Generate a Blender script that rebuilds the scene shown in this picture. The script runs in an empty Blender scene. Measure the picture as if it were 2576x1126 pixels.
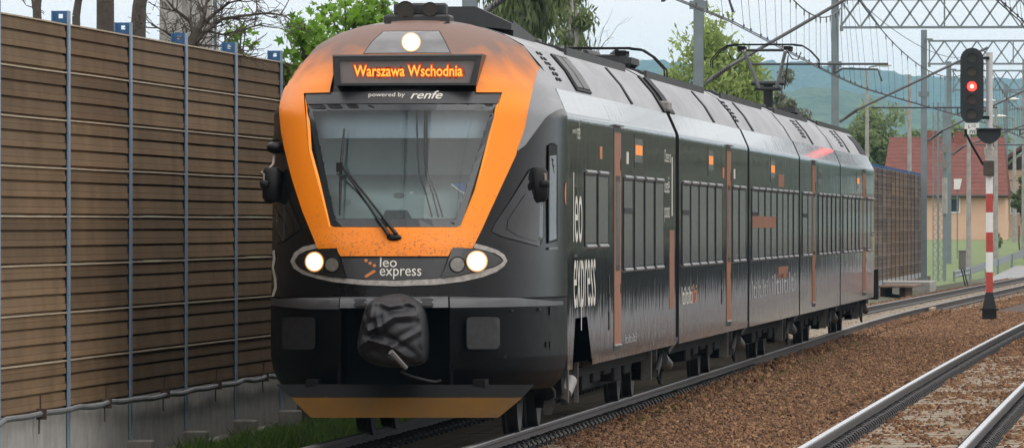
import bpy, bmesh, math, random
import numpy as np
from mathutils import Vector, Matrix, noise as mnoise
R = math.radians
random.seed(7); np.random.seed(7)
sc = bpy.context.scene
COL = sc.collection

# ------------------------------------------------------------------ camera, sky, sun, exposure
F = 22430.0                      # focal length in pixels of a 2576 px wide frame
CX, CY, CZ = 7.42, -84.7, 2.09   # +Y runs along the track, z = 0 is the rail head
YAW = math.atan(1668.0 / F)
HOR = 566.0
cam_d = bpy.data.cameras.new('camera'); cam = bpy.data.objects.new('camera', cam_d); COL.objects.link(cam)
cam.location = (CX, CY, CZ); cam.rotation_euler = (R(90), 0, YAW)
cam_d.sensor_width = 36; cam_d.lens = 36 * F / 2576; cam_d.shift_y = (HOR - 563) / 2576
cam_d.clip_start = 1; cam_d.clip_end = 25000
sc.camera = cam
sc.view_settings.view_transform = 'Standard'; sc.view_settings.look = 'None'
sc.view_settings.exposure = 0.0; sc.view_settings.gamma = 1
sc.cycles.use_denoising = True
sc.cycles.max_bounces = 8; sc.cycles.volume_bounces = 0
sc.cycles.sample_clamp_indirect = 6

SUN_EL, SUN_AZ = R(58), R(118)   # azimuth from +Y towards +X
sdir = Vector((math.sin(SUN_AZ) * math.cos(SUN_EL), math.cos(SUN_AZ) * math.cos(SUN_EL), math.sin(SUN_EL)))
sun_d = bpy.data.lights.new('sun', 'SUN'); sun = bpy.data.objects.new('sun', sun_d); COL.objects.link(sun)
sun_d.energy = 1.0; sun_d.angle = R(50); sun_d.color = (1, .96, .9)
sun.rotation_euler = (-sdir).to_track_quat('-Z', 'Y').to_euler()

w = bpy.data.worlds.new('World'); sc.world = w; w.use_nodes = True
nt = w.node_tree; N = nt.nodes; L = nt.links
bg = N['Background']; bg.inputs['Strength'].default_value = 0.1
sky = N.new('ShaderNodeTexSky'); sky.sky_type = 'NISHITA'; sky.sun_disc = False
sky.sun_elevation = SUN_EL; sky.sun_rotation = SUN_AZ
tc = N.new('ShaderNodeTexCoord'); sep = N.new('ShaderNodeSeparateXYZ'); L.new(tc.outputs['Generated'], sep.inputs[0])
ramp = N.new('ShaderNodeMapRange'); ramp.inputs[1].default_value = 0; ramp.inputs[2].default_value = 1
ramp.inputs[3].default_value = 12.0; ramp.inputs[4].default_value = 21
L.new(sep.outputs['Z'], ramp.inputs[0])
nz = N.new('ShaderNodeTexNoise'); nz.inputs['Scale'].default_value = 4; nz.inputs['Detail'].default_value = 4
L.new(tc.outputs['Generated'], nz.inputs['Vector'])
nm = N.new('ShaderNodeMapRange'); nm.inputs[1].default_value = .3; nm.inputs[2].default_value = .7
nm.inputs[3].default_value = .93; nm.inputs[4].default_value = 1.05; L.new(nz.outputs[0], nm.inputs[0])
mu = N.new('ShaderNodeMath'); mu.operation = 'MULTIPLY'; L.new(ramp.outputs[0], mu.inputs[0]); L.new(nm.outputs[0], mu.inputs[1])
cl = N.new('ShaderNodeVectorMath'); cl.operation = 'SCALE'; cl.inputs[0].default_value = (1.03, 1.0, .985)
L.new(mu.outputs[0], cl.inputs['Scale'])
mx = N.new('ShaderNodeMixRGB'); mx.inputs[0].default_value = .9
L.new(sky.outputs[0], mx.inputs[1]); L.new(cl.outputs[0], mx.inputs[2]); L.new(mx.outputs[0], bg.inputs['Color'])

# ------------------------------------------------------------------ helpers
SN, CS = math.sin(YAW), math.cos(YAW)
def ray(px, py):
    r = (px - 1288) / F; u = -(py - HOR) / F
    return (CS * r - SN, SN * r + CS, u)
def atY(px, py, Y):
    d = ray(px, py); t = (Y - CY) / d[1]
    return (CX + d[0] * t, Y, CZ + d[2] * t)
def atX(px, py, X):
    d = ray(px, py); t = (X - CX) / d[0]
    return (X, CY + d[1] * t, CZ + d[2] * t)
def sideY(px): return atX(px, 566, 1.44)[1]

def lerp_tab(tab, v):
    if v <= tab[0][0]: return tab[0][1]
    for (a, b), (c, d) in zip(tab, tab[1:]):
        if v <= c: return b + (d - b) * (v - a) / (c - a)
    return tab[-1][1]

MATS = {}
def mat(name, col, rough=.6, metal=0., var=0., vscale=8., bump=0., bscale=40., spec=.5, stretch=None, coat=0., col2=None, emit=None, estr=0., island=0.):
    if name in MATS: return MATS[name]
    m = bpy.data.materials.new(name); m.use_nodes = True; MATS[name] = m
    nt = m.node_tree; n = nt.nodes; l = nt.links; b = n['Principled BSDF']
    b.inputs['Base Color'].default_value = (*col, 1); b.inputs['Roughness'].default_value = rough
    b.inputs['Metallic'].default_value = metal; b.inputs['Specular IOR Level'].default_value = spec
    b.inputs['Coat Weight'].default_value = coat
    if emit: b.inputs['Emission Color'].default_value = (*emit, 1); b.inputs['Emission Strength'].default_value = estr
    co = n.new('ShaderNodeTexCoord'); src = co.outputs['Object']
    if stretch:
        mp = n.new('ShaderNodeMapping'); mp.inputs['Scale'].default_value = stretch; l.new(src, mp.inputs['Vector']); src = mp.outputs[0]
    if var or col2:
        t = n.new('ShaderNodeTexNoise'); t.inputs['Scale'].default_value = vscale; t.inputs['Detail'].default_value = 6; t.inputs['Roughness'].default_value = .65
        l.new(src, t.inputs['Vector'])
        mr = n.new('ShaderNodeMapRange'); mr.inputs[1].default_value = .3; mr.inputs[2].default_value = .7; l.new(t.outputs[0], mr.inputs[0])
        mi = n.new('ShaderNodeMixRGB'); c2 = col2 or tuple(max(0, c * (1 - var)) for c in col)
        c1 = col if col2 else tuple(min(1, c * (1 + var)) for c in col)
        mi.inputs[1].default_value = (*c1, 1); mi.inputs[2].default_value = (*c2, 1); l.new(mr.outputs[0], mi.inputs[0])
        out = mi.outputs[0]
        if island:
            g = n.new('ShaderNodeNewGeometry'); hs = n.new('ShaderNodeHueSaturation')
            m2 = n.new('ShaderNodeMapRange'); m2.inputs[3].default_value = 1 - island; m2.inputs[4].default_value = 1 + island
            l.new(g.outputs['Random Per Island'], m2.inputs[0]); l.new(m2.outputs[0], hs.inputs['Value']); l.new(out, hs.inputs['Color']); out = hs.outputs[0]
        l.new(out, b.inputs['Base Color'])
        r2 = n.new('ShaderNodeMapRange'); r2.inputs[3].default_value = max(.02, rough * .85); r2.inputs[4].default_value = min(1, rough * 1.2)
        l.new(t.outputs[0], r2.inputs[0]); l.new(r2.outputs[0], b.inputs['Roughness'])
    if bump:
        t2 = n.new('ShaderNodeTexNoise'); t2.inputs['Scale'].default_value = bscale; t2.inputs['Detail'].default_value = 4; l.new(src, t2.inputs['Vector'])
        bp = n.new('ShaderNodeBump'); bp.inputs['Distance'].default_value = bump; l.new(t2.outputs[0], bp.inputs['Height']); l.new(bp.outputs[0], b.inputs['Normal'])
    return m

def leaf_mat(name, c, c2, trans=.35):
    if name in MATS: return MATS[name]
    m = mat(name, c, .55, var=.2, col2=c2, vscale=.9, island=.35, spec=.3)
    nt = m.node_tree; n = nt.nodes; l = nt.links; b = n['Principled BSDF']
    tr = n.new('ShaderNodeBsdfTranslucent'); ms = n.new('ShaderNodeMixShader'); ms.inputs[0].default_value = trans
    l.new(b.inputs['Base Color'].links[0].from_socket, tr.inputs[0]); l.new(b.outputs[0], ms.inputs[1]); l.new(tr.outputs[0], ms.inputs[2])
    l.new(ms.outputs[0], n['Material Output'].inputs[0])
    return m

class MB:
    def __init__(s): s.v = []; s.f = []; s.m = []
    def add(s, vs, fs, mi=0):
        o = len(s.v); s.v += [tuple(v) for v in vs]; s.f += [tuple(i + o for i in f) for f in fs]; s.m += [mi] * len(fs); return s
    def box(s, x0, x1, y0, y1, z0, z1, mi=0):
        return s.add([(x0,y0,z0),(x1,y0,z0),(x1,y1,z0),(x0,y1,z0),(x0,y0,z1),(x1,y0,z1),(x1,y1,z1),(x0,y1,z1)],
                     [(0,3,2,1),(4,5,6,7),(0,1,5,4),(1,2,6,5),(2,3,7,6),(3,0,4,7)], mi)
    def cbox(s, x0, x1, y0, y1, z0, z1, c=.01, mi=0):     # box with chamfered vertical and top edges
        def ring(d, z): return [(x0+d,y0+c,z),(x0+c,y0+d,z),(x1-c,y0+d,z),(x1-d,y0+c,z),(x1-d,y1-c,z),(x1-c,y1-d,z),(x0+c,y1-d,z),(x0+d,y1-c,z)]
        rs = [ring(c*.7, z0), ring(0, z0+c), ring(0, z1-c), ring(c*.7, z1)]
        vs = sum(rs, []); fs = [tuple(range(7,-1,-1)), tuple(range(24,32))]
        for k in range(3):
            for i in range(8): fs.append((k*8+i, k*8+(i+1)%8, k*8+8+(i+1)%8, k*8+8+i))
        return s.add(vs, fs, mi)
    def prism(s, poly, axis, a0, a1, mi=0):
        n = len(poly)
        def P(p, a): return (a,p[0],p[1]) if axis=='x' else ((p[0],a,p[1]) if axis=='y' else (p[0],p[1],a))
        vs = [P(p,a0) for p in poly] + [P(p,a1) for p in poly]
        fs = [tuple(range(n-1,-1,-1)), tuple(range(n,2*n))] + [(i,(i+1)%n,n+(i+1)%n,n+i) for i in range(n)]
        return s.add(vs, fs, mi)
    def tube(s, pts, r, n=6, mi=0, caps=True):
        pts = [Vector(p) for p in pts]; rs = r if isinstance(r, (list, tuple)) else [r]*len(pts)
        vs = []; up = Vector((0,0,1)); prev = None
        for i, p in enumerate(pts):
            t = (pts[min(i+1,len(pts)-1)] - pts[max(i-1,0)])
            if t.length < 1e-9: t = Vector((0,1,0))
            t.normalize()
            a = prev if prev is not None else (up if abs(t.z) < .9 else Vector((1,0,0)))
            b = t.cross(a)
            if b.length < 1e-6: b = t.cross(Vector((1,.1,0)))
            b.normalize(); a = b.cross(t); a.normalize(); prev = a
            for k in range(n):
                q = 2*math.pi*k/n; vs.append(p + (a*math.cos(q) + b*math.sin(q))*rs[i])
        fs = []
        for i in range(len(pts)-1):
            for k in range(n): fs.append((i*n+k, i*n+(k+1)%n, (i+1)*n+(k+1)%n, (i+1)*n+k))
        if caps: fs += [tuple(range(n-1,-1,-1)), tuple(range((len(pts)-1)*n, len(pts)*n))]
        return s.add(vs, fs, mi)
    def bar(s, p0, p1, wx, wz, mi=0):      # rectangular bar between two points
        p0 = Vector(p0); p1 = Vector(p1); t = (p1-p0).normalized()
        a = Vector((0,1,0)) if abs(t.y) < .9 else Vector((1,0,0)); b = t.cross(a).normalized(); a = b.cross(t).normalized()
        vs = [p + a*sa*wx/2 + b*sb*wz/2 for p in (p0,p1) for sa,sb in ((-1,-1),(1,-1),(1,1),(-1,1))]
        return s.add(vs, [(3,2,1,0),(4,5,6,7)] + [(i,(i+1)%4,4+(i+1)%4,4+i) for i in range(4)], mi)
    def ball(s, c, r, nu=14, nv=8, mi=0, jit=0.):
        vs = []; fs = []
        for j in range(nv+1):
            th = math.pi*j/nv
            for i in range(nu):
                ph = 2*math.pi*i/nu; k = 1
                vs.append((c[0]+r[0]*k*math.sin(th)*math.cos(ph), c[1]+r[1]*k*math.sin(th)*math.sin(ph), c[2]+r[2]*k*math.cos(th)))
        for j in range(nv):
            for i in range(nu): fs.append((j*nu+i, (j+1)*nu+i, (j+1)*nu+(i+1)%nu, j*nu+(i+1)%nu))
        return s.add(vs, fs, mi)
    def lathe(s, prof, origin, axis='x', n=20, mi=0):  # prof: (along axis, radius)
        vs = []; fs = []
        for a, r in prof:
            for k in range(n):
                q = 2*math.pi*k/n; c_, s_ = r*math.cos(q), r*math.sin(q)
                p = (a,c_,s_) if axis=='x' else ((c_,a,s_) if axis=='y' else (c_,s_,a))
                vs.append(tuple(o+d for o,d in zip(origin,p)))
        for i in range(len(prof)-1):
            for k in range(n): fs.append((i*n+k, i*n+(k+1)%n, (i+1)*n+(k+1)%n, (i+1)*n+k))
        fs += [tuple(range(n)), tuple(range((len(prof)-1)*n, len(prof)*n))]
        return s.add(vs, fs, mi)
    def build(s, name, mats, parent=None, smooth=False, loc=None, normals=True):
        me = bpy.data.meshes.new(name); me.from_pydata(s.v, [], s.f)
        for m in (mats if isinstance(mats, (list, tuple)) else [mats]): me.materials.append(m)
        me.polygons.foreach_set('material_index', s.m)
        me.validate(); me.update()
        if normals:
            bm = bmesh.new(); bm.from_mesh(me); bmesh.ops.recalc_face_normals(bm, faces=bm.faces); bm.to_mesh(me); bm.free()
        if smooth:
            me.polygons.foreach_set('use_smooth', [True]*len(me.polygons)); me.set_sharp_from_angle(angle=R(smooth if smooth > 1 else 35))
        o = bpy.data.objects.new(name, me); COL.objects.link(o)
        if parent: o.parent = parent
        if loc: o.location = loc
        return o

def tag(o, label=None, cat=None, group=None, kind=None):
    if label: o['label'] = label
    if cat: o['category'] = cat
    if group: o['group'] = group
    if kind: o['kind'] = kind
    return o
def empty(name, loc, label, cat, group=None, rz=0):
    o = bpy.data.objects.new(name, None); COL.objects.link(o); o.location = loc; o.rotation_euler.z = rz; o.empty_display_size = .2
    return tag(o, label, cat, group)
KIDS = {}
def copy_tree(o, parent=None):
    c = o.copy(); COL.objects.link(c)
    if parent: c.parent = parent
    for ch in list(o.children): copy_tree(ch, c)
    return c

def text2d(s, shear=0., offset=0.):
    cu = bpy.data.curves.new('t', 'FONT'); cu.body = s; cu.size = 1; cu.shear = shear; cu.offset = offset; cu.resolution_u = 4
    ob = bpy.data.objects.new('t', cu); COL.objects.link(ob)
    me = bpy.data.meshes.new_from_object(ob.evaluated_get(bpy.context.evaluated_depsgraph_get()))
    vs = [tuple(v.co) for v in me.vertices]; fs = [tuple(p.vertices) for p in me.polygons]
    bpy.data.objects.remove(ob); bpy.data.curves.remove(cu); bpy.data.meshes.remove(me)
    return vs, fs
def text_fit(s, u0, u1, w0, w1, **k):
    vs, fs = text2d(s, **k)
    xs = [v[0] for v in vs]; ys = [v[1] for v in vs]; a, b, c, d = min(xs), max(xs), min(ys), max(ys)
    return [(u0+(v[0]-a)/(b-a)*(u1-u0), w0+(v[1]-c)/(d-c)*(w1-w0)) for v in vs], fs

# ------------------------------------------------------------------ materials
M_steel = mat('galvanised steel', (.17,.205,.22), .6, .1, var=.12, vscale=2.5)
M_rail = mat('rail side', (.075,.07,.068), .6, .3, var=.25, vscale=12)
M_railtop = mat('rail head', (.46,.47,.49), .26, 1., var=.12, vscale=20)
M_railold = mat('rail head dull', (.16,.155,.15), .45, .7, var=.2, vscale=20)
M_conc = mat('concrete', (.30,.285,.265), .85, var=.22, vscale=3, bump=.004, bscale=60)
M_sleeper = mat('sleeper concrete', (.34,.29,.22), .9, var=.3, vscale=9)
M_clip = mat('clip', (.028,.026,.026), .55, var=.3)
M_ballast = mat('ballast floor', (.055,.036,.026), .95, var=.4, vscale=25, bump=.03, bscale=30)
M_black = mat('black plastic', (.006,.006,.0065), .45, spec=.3)
M_rubber = mat('rubber', (.004,.004,.0045), .6, spec=.2)
M_under = mat('underframe', (.006,.0055,.0055), .8, var=.4, vscale=6, spec=.15)
M_grime = mat('bogie steel', (.018,.016,.015), .7, .1, var=.4, vscale=8)
M_white = mat('white enamel', (.72,.72,.70), .45, var=.06)
M_red = mat('red enamel', (.42,.05,.035), .5, var=.1)
M_wire = mat('copper wire', (.055,.06,.065), .5, .3)
M_insul = mat('insulator', (.05,.03,.026), .35)
M_greybox = mat('grey cabinet', (.18,.17,.155), .6, var=.15)

# ------------------------------------------------------------------ ground and tracks
def off1(Y):
    if Y < 100: return 0.
    if Y < 150: return .000135*(Y-100)**2
    return .3375 + .0135*(Y-150)
def off2(Y):
    if Y < 10: return 0.
    if Y < 235: return .00003*(Y-10)**2
    return 1.519 + .0135*(Y-235)
YS = [-70,-50,-30,-10] + list(range(0,300,10)) + list(range(300,640,20))

me_g = MB(); me_g.add([(-6000,-300,-.62),(6000,-300,-.62),(6000,16000,-.62),(-6000,16000,-.62)], [(0,1,2,3)])
M_field = mat('meadow', (.085,.105,.05), .9, var=.3, vscale=.05, col2=(.06,.08,.04))
tag(me_g.build('ground', M_field), kind='structure')

bed = MB(); prof = [(-2.75,-.56),(-2.3,-.44),(-1.6,-.30),(-1.3,-.235),(1.3,-.235),(1.9,-.23),(2.6,-.215),(3.1,-.225),(3.5,-.235),(6.0,-.235),(6.5,-.3),(8.2,-.58),(13.6,-.55),(15.0,-.75)]
bv = []; n = len(prof)
for Y in YS:
    o = off1(Y); bv += [(x+o, Y, z) for x, z in prof]
bf = [(j*n+i, j*n+i+1, (j+1)*n+i+1, (j+1)*n+i) for j in range(len(YS)-1) for i in range(n-1)]
bed.add(bv, bf); tag(bed.build('ballast_bed', M_ballast, normals=False), kind='structure')

RAILP = [(-.036,0),(-.033,-.004),(-.036,-.036),(-.008,-.05),(-.008,-.145),(-.07,-.16),(-.075,-.172),(.075,-.172),(.07,-.16),(.008,-.145),(.008,-.05),(.036,-.036),(.033,-.004)]
RAILP = [(-.030,0.0),(-.036,-.012),(-.036,-.04),(-.009,-.054),(-.009,-.14),(-.07,-.158),(-.075,-.172),(.075,-.172),(.07,-.158),(.009,-.14),(.009,-.054),(.036,-.04),(.036,-.012),(.030,0.0)]
def rail(x, offf, label, top, group):
    m = MB(); n = len(RAILP); vs = []
    for Y in YS: vs += [(x+offf(Y)+a, Y, b) for a, b in RAILP]
    for j in range(len(YS)-1):
        for i in range(n):
            k = (i+1) % n
            m.f.append((j*n+i, j*n+k, (j+1)*n+k, (j+1)*n+i)); m.m.append(1 if i in (n-1, n-2, 0) else 0)
    m.v = vs; m.f += [tuple(range(n)), tuple(range((len(YS)-1)*n, len(YS)*n))]; m.m += [0, 0]
    tag(m.build('rail', [M_rail, top]), label, 'rail', group)
TX2 = 4.66
rail(-.7525, off1, 'dull dark rail under the far wheels of the train, nearest the noise barrier', M_railold, 'rails of the tracks')
rail(.7525, off1, 'dull dark rail under the near wheels of the train, beside the brown ballast', M_railold, 'rails of the tracks')
rail(TX2-.7525, off2, 'shiny topped rail of the empty track, the one nearer the train', M_railtop, 'rails of the tracks')
rail(TX2+.7525, off2, 'shiny topped rail of the empty track, cut by the lower right corner', M_railtop, 'rails of the tracks')

# sleepers: the nearest carry their rail clips
slm = MB(); slm.prism([(-.13,-.36),(.13,-.36),(.11,-.195),(-.11,-.195)], 'x', -1.25, 1.25)
def clip_mesh(r):
    m = MB()
    m.box(r-.17, r+.17, -.07, .07, -.200, -.168)          # base plate under the rail foot
    for s in (-1, 1):
        x0 = r + s*.075
        pts = [(x0+s*(.05*math.cos(q)), -.05+.10*(k/8), -.15+.055*math.sin(q)) for k, q in enumerate([math.pi*1.1*j/8 for j in range(9)])]
        m.tube(pts, .014, 5)
        pts = [(x0+s*(.045+.045*math.cos(q)), .05, -.155+.05*math.sin(q)) for q in [math.pi*j/6 for j in range(7)]]
        m.tube(pts, .014, 5)
    return m
s0 = empty('concrete_sleeper', (0,0,0), 'weathered concrete sleeper of the empty track crossed by two shiny rails', 'sleeper', 'concrete sleepers under the empty track')
slm.build('sleeper_block', M_sleeper, s0)
for r_ in (-.7525, .7525): clip_mesh(r_).build('rail_clip', M_clip, s0)
first = True
for tr in (2, 1):
    for k in range(205 if tr == 2 else 95):
        Y = -6.0 + .65*k
        if tr == 2 and k > 120:        # too small to show their clips
            c = bpy.data.objects.new('concrete_sleeper', s0.children[0].data); COL.objects.link(c)
            tag(c, s0['label'], 'sleeper', s0['group'])
        else:
            c = s0 if first else copy_tree(s0)
        first = False
        if tr == 1: tag(c, 'weathered concrete sleeper under the rails that carry the train', 'sleeper', 'concrete sleepers under the train track')
        c.location = ((TX2+off2(Y)) if tr == 2 else off1(Y), Y, random.uniform(-.004,.004)); c.rotation_euler.z = random.uniform(-.006,.006)
rest = MB()
for k in range(95, 640):
    Y = -6+.65*k; o = off1(Y); rest.prism([(Y-.12,-.36),(Y+.12,-.36),(Y+.10,-.195),(Y-.10,-.195)], 'x', -1.25+o, 1.25+o)
for k in range(205, 640):
    Y = -6+.65*k; o = off2(Y)+TX2; rest.prism([(Y-.12,-.36),(Y+.12,-.36),(Y+.10,-.195),(Y-.10,-.195)], 'x', -1.25+o, 1.25+o)
tag(rest.build('distant_sleepers', M_sleeper), kind='stuff')

# loose ballast stones (uncountable): points carrying a stone through geometry nodes
def stone_material():
    m = mat('ballast stone', (.20,.125,.08), .9, var=.3, vscale=30)
    nt = m.node_tree; n = nt.nodes; l = nt.links; b = n['Principled BSDF']
    oi = n.new('ShaderNodeObjectInfo'); cr = n.new('ShaderNodeValToRGB')
    e = cr.color_ramp.elements; e[0].position = 0; e[0].color = (.064,.030,.015,1); e[1].position = 1; e[1].color = (.34,.20,.105,1)
    for p, c in ((.25,(.135,.062,.028,1)),(.5,(.205,.102,.046,1)),(.75,(.165,.088,.045,1)),(.92,(.27,.145,.066,1))):
        q = e.new(p); q.color = c
    l.new(oi.outputs['Random'], cr.inputs[0])
    mi = n.new('ShaderNodeMixRGB'); mi.blend_type = 'MULTIPLY'; mi.inputs[0].default_value = .6
    t = n.new('ShaderNodeTexNoise'); t.inputs['Scale'].default_value = 2.0; mr = n.new('ShaderNodeMapRange'); mr.inputs[3].default_value = .5; mr.inputs[4].default_value = 1.3
    l.new(t.outputs[0], mr.inputs[0]); l.new(cr.outputs[0], mi.inputs[1]); l.new(mr.outputs[0], mi.inputs[2]); l.new(mi.outputs[0], b.inputs['Base Color'])
    return m
M_stone = stone_material()
def scatter(x0, x1, y0, y1, dens, offf, zf, xc=0):
    cnt = int((x1-x0)*(y1-y0)*dens); p = np.random.rand(cnt, 2); out = []
    for a, b in p:
        Y = y0+(y1-y0)*(b**1.35); x = x0+(x1-x0)*a
        out.append((x+offf(Y), Y, zf(x)))
    return out
pts = scatter(.95, 3.75, -8, 150, 150, off1, lambda x: -.235+.03*max(0,1-abs((x-2.4)/1.3)))
for k in range(200):
    for tr, of_ in ((TX2, off2), (0., off1)):
        if tr == 0 and k > 110: continue
        for _ in range(95):
            x = random.uniform(-1.35, 1.35); 
            if abs(abs(x)-.7525) < .10 or (tr == 0 and x < .8): continue
            Y = -6+.65*k+.325+random.gauss(0,.10); lump = .020*mnoise.noise(Vector((x*1.7+tr, Y*.35, 1)))
            pts.append((tr+of_(Y)+x, Y, -.224+lump*1.3+(.03 if abs(x) > 1.28 else 0)))
pts += scatter(TX2+.85, TX2+1.9, -8, 60, 90, off2, lambda x: -.245)
pts += scatter(-2.2, -.85, -8, 60, 110, off1, lambda x: -.25 if x > -1.5 else -.25-.2*(-1.5-x)/.7)
pts += scatter(.8, 2.2, 150, 330, 35, off1, lambda x: -.23)
pts += scatter(-.65, .65, 85, 330, 16, off1, lambda x: -.24)
pts += scatter(-2.4, -.85, 85, 330, 25, off1, lambda x: -.27)
for _ in range(9000):            # stones heaped against the rail foot further along
    Y = random.uniform(12, 150); x = random.uniform(.84, 1.2); rise = min(1, max(0,(Y-12)/30))
    pts.append((x+off1(Y), Y, -.225+.09*rise*random.random()))
me = bpy.data.meshes.new('ballast_stones'); me.from_pydata(pts, [], [])
so = bpy.data.objects.new('ballast_stones', me); COL.objects.link(so); tag(so, kind='stuff')
me.materials.append(M_stone)
g = bpy.data.node_groups.new('stones', 'GeometryNodeTree')
g.interface.new_socket('Geometry', in_out='INPUT', socket_type='NodeSocketGeometry'); g.interface.new_socket('Geometry', in_out='OUTPUT', socket_type='NodeSocketGeometry')
gi = g.nodes.new('NodeGroupInput'); go = g.nodes.new('NodeGroupOutput')
ico = g.nodes.new('GeometryNodeMeshIcoSphere'); ico.inputs['Radius'].default_value = 1; ico.inputs['Subdivisions'].default_value = 2
sp = g.nodes.new('GeometryNodeSetPosition'); vn = g.nodes.new('ShaderNodeTexVoronoi'); vn.inputs['Scale'].default_value = 1.1; vn.voronoi_dimensions = '3D'
vsub = g.nodes.new('ShaderNodeVectorMath'); vsub.operation = 'SUBTRACT'; vsub.inputs[1].default_value = (.5,.5,.5)
vsc = g.nodes.new('ShaderNodeVectorMath'); vsc.operation = 'SCALE'; vsc.inputs['Scale'].default_value = .75
g.links.new(vn.outputs['Color'], vsub.inputs[0]); g.links.new(vsub.outputs[0], vsc.inputs[0]); g.links.new(vsc.outputs[0], sp.inputs['Offset'])
g.links.new(ico.outputs[0], sp.inputs['Geometry'])
iop = g.nodes.new('GeometryNodeInstanceOnPoints')
rr = g.nodes.new('FunctionNodeRandomValue'); rr.data_type = 'FLOAT_VECTOR'; rr.inputs[0].default_value = (0,0,0); rr.inputs[1].default_value = (6.28,6.28,6.28)
rs = g.nodes.new('FunctionNodeRandomValue'); rs.data_type = 'FLOAT_VECTOR'; rs.inputs[0].default_value = (.020,.020,.016); rs.inputs[1].default_value = (.062,.056,.042)
rs.inputs['Seed'].default_value = 5
e2r = g.nodes.new('FunctionNodeEulerToRotation'); g.links.new(rr.outputs[0], e2r.inputs[0]); g.links.new(e2r.outputs[0], iop.inputs['Rotation'])
g.links.new(rs.outputs[0], iop.inputs['Scale']); g.links.new(gi.outputs[0], iop.inputs['Points']); g.links.new(sp.outputs[0], iop.inputs['Instance'])
sm = g.nodes.new('GeometryNodeSetMaterial'); sm.inputs['Material'].default_value = M_stone
g.links.new(iop.outputs[0], sm.inputs[0]); g.links.new(sm.outputs[0], go.inputs[0])
md = so.modifiers.new('stones', 'NODES'); md.node_group = g

# grass verge beside the wall
vg = MB(); vv = []
for Y in YS:
    o = off1(Y); vv += [(-3.6+o,Y,-.26),(-2.6+o,Y,-.36),(-1.75+o,Y,-.315)]
vg.add(vv, [(j*3+i, j*3+i+1, (j+1)*3+i+1, (j+1)*3+i) for j in range(len(YS)-1) for i in range(2)])
tag(vg.build('verge', mat('verge soil', (.05,.05,.022), .95, var=.4, vscale=6), normals=False), kind='structure')
gr = MB()
for k in range(24000):
    Y = -8+55*random.random()**1.4; x = random.uniform(-2.85,-1.7)
    cl_ = mnoise.noise(Vector((x*2.2,Y*.5,0)))
    if cl_ < -.35 + .5*(x+2.0): continue
    h = random.uniform(.05,.19)*(1+1.2*max(0,cl_)); a = random.uniform(0,6.28); wd = random.uniform(.008,.02); lx, ly = random.uniform(-.6,.6)*h, random.uniform(-.6,.6)*h
    z0 = -.35; dx, dy = wd*math.cos(a), wd*math.sin(a)
    gr.add([(x-dx,Y-dy,z0),(x+dx,Y+dy,z0),(x+lx*.5+dx*.8,Y+ly*.5+dy*.8,z0+h*.6),(x+lx,Y+ly,z0+h),(x+lx*.5-dx*.8,Y+ly*.5-dy*.8,z0+h*.6)], [(0,1,2,3,4)])
tag(gr.build('grass', leaf_mat('grass blade', (.075,.16,.025), (.13,.20,.04)), normals=False), kind='stuff')

wd = MB(); random.seed(91)
for k in range(150):
    Y = random.uniform(18, 90); x = random.gauss(1.15, .16)+off1(Y) if random.random() < .75 else random.uniform(1.0, 3.4)
    for _ in range(9):
        a = random.uniform(0,6.28); h = random.uniform(.02,.075); l_ = h*random.uniform(.3,1.1); px_, py_ = x+random.gauss(0,.04), Y+random.gauss(0,.04)
        wd.add([(px_-.006,py_,-.2),(px_+.006,py_,-.2),(px_+l_*math.cos(a),py_+l_*math.sin(a),-.19+h)], [(0,1,2)])
tag(wd.build('weeds', leaf_mat('weed leaf', (.09,.12,.025), (.15,.15,.05)), normals=False), kind='stuff')
# ------------------------------------------------------------------ noise barrier
def cassette_mats():
    a = mat('timber plank', (.165,.107,.058), .8, var=.13, vscale=1.0, stretch=(1,.5,1.), spec=.2, island=.13)
    b = mat('ribbed timber plank', (.143,.091,.048), .85, var=.15, vscale=1.2, stretch=(1,.5,1.), spec=.2, island=.15)
    c = mat('sky lit lip', (.36,.29,.20), .7, var=.2, vscale=2)  # lip along each cassette top, sky light put into its colour
    return a, b, c
MW = cassette_mats()
for m_ in MW[:2]:        # every cassette weathers a little differently
    nt = m_.node_tree; n = nt.nodes; l = nt.links; b = n['Principled BSDF']; src = b.inputs['Base Color'].links[0].from_socket
    oi = n.new('ShaderNodeObjectInfo'); mr = n.new('ShaderNodeMapRange'); mr.inputs[3].default_value = .78; mr.inputs[4].default_value = 1.2; l.new(oi.outputs['Random'], mr.inputs[0])
    co = n.new('ShaderNodeTexCoord'); mp = n.new('ShaderNodeMapping'); mp.inputs['Scale'].default_value = (1,1.0,.45); l.new(co.outputs['Object'], mp.inputs[0])
    t = n.new('ShaderNodeTexNoise'); t.inputs['Scale'].default_value = 1.6; t.inputs['Detail'].default_value = 5; l.new(mp.outputs[0], t.inputs['Vector'])
    m2 = n.new('ShaderNodeMapRange'); m2.inputs[1].default_value = .35; m2.inputs[2].default_value = .62; m2.inputs[3].default_value = .84; m2.inputs[4].default_value = 1.06; l.new(t.outputs[0], m2.inputs[0])
    mm2 = n.new('ShaderNodeMath'); mm2.operation = 'MULTIPLY'; l.new(mr.outputs[0], mm2.inputs[0]); l.new(m2.outputs[0], mm2.inputs[1])
    hs = n.new('ShaderNodeHueSaturation'); l.new(src, hs.inputs['Color']); l.new(mm2.outputs[0], hs.inputs['Value']); l.new(hs.outputs[0], b.inputs['Base Color'])
M_blue = mat('blue post paint', (.03,.11,.25), .5, var=.2, vscale=3)
M_flange = mat('lit post flange', (.20,.27,.36), .45, .25, var=.15, vscale=3)  # light on the flange face painted as a paler grey blue
WX = -2.95
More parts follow.
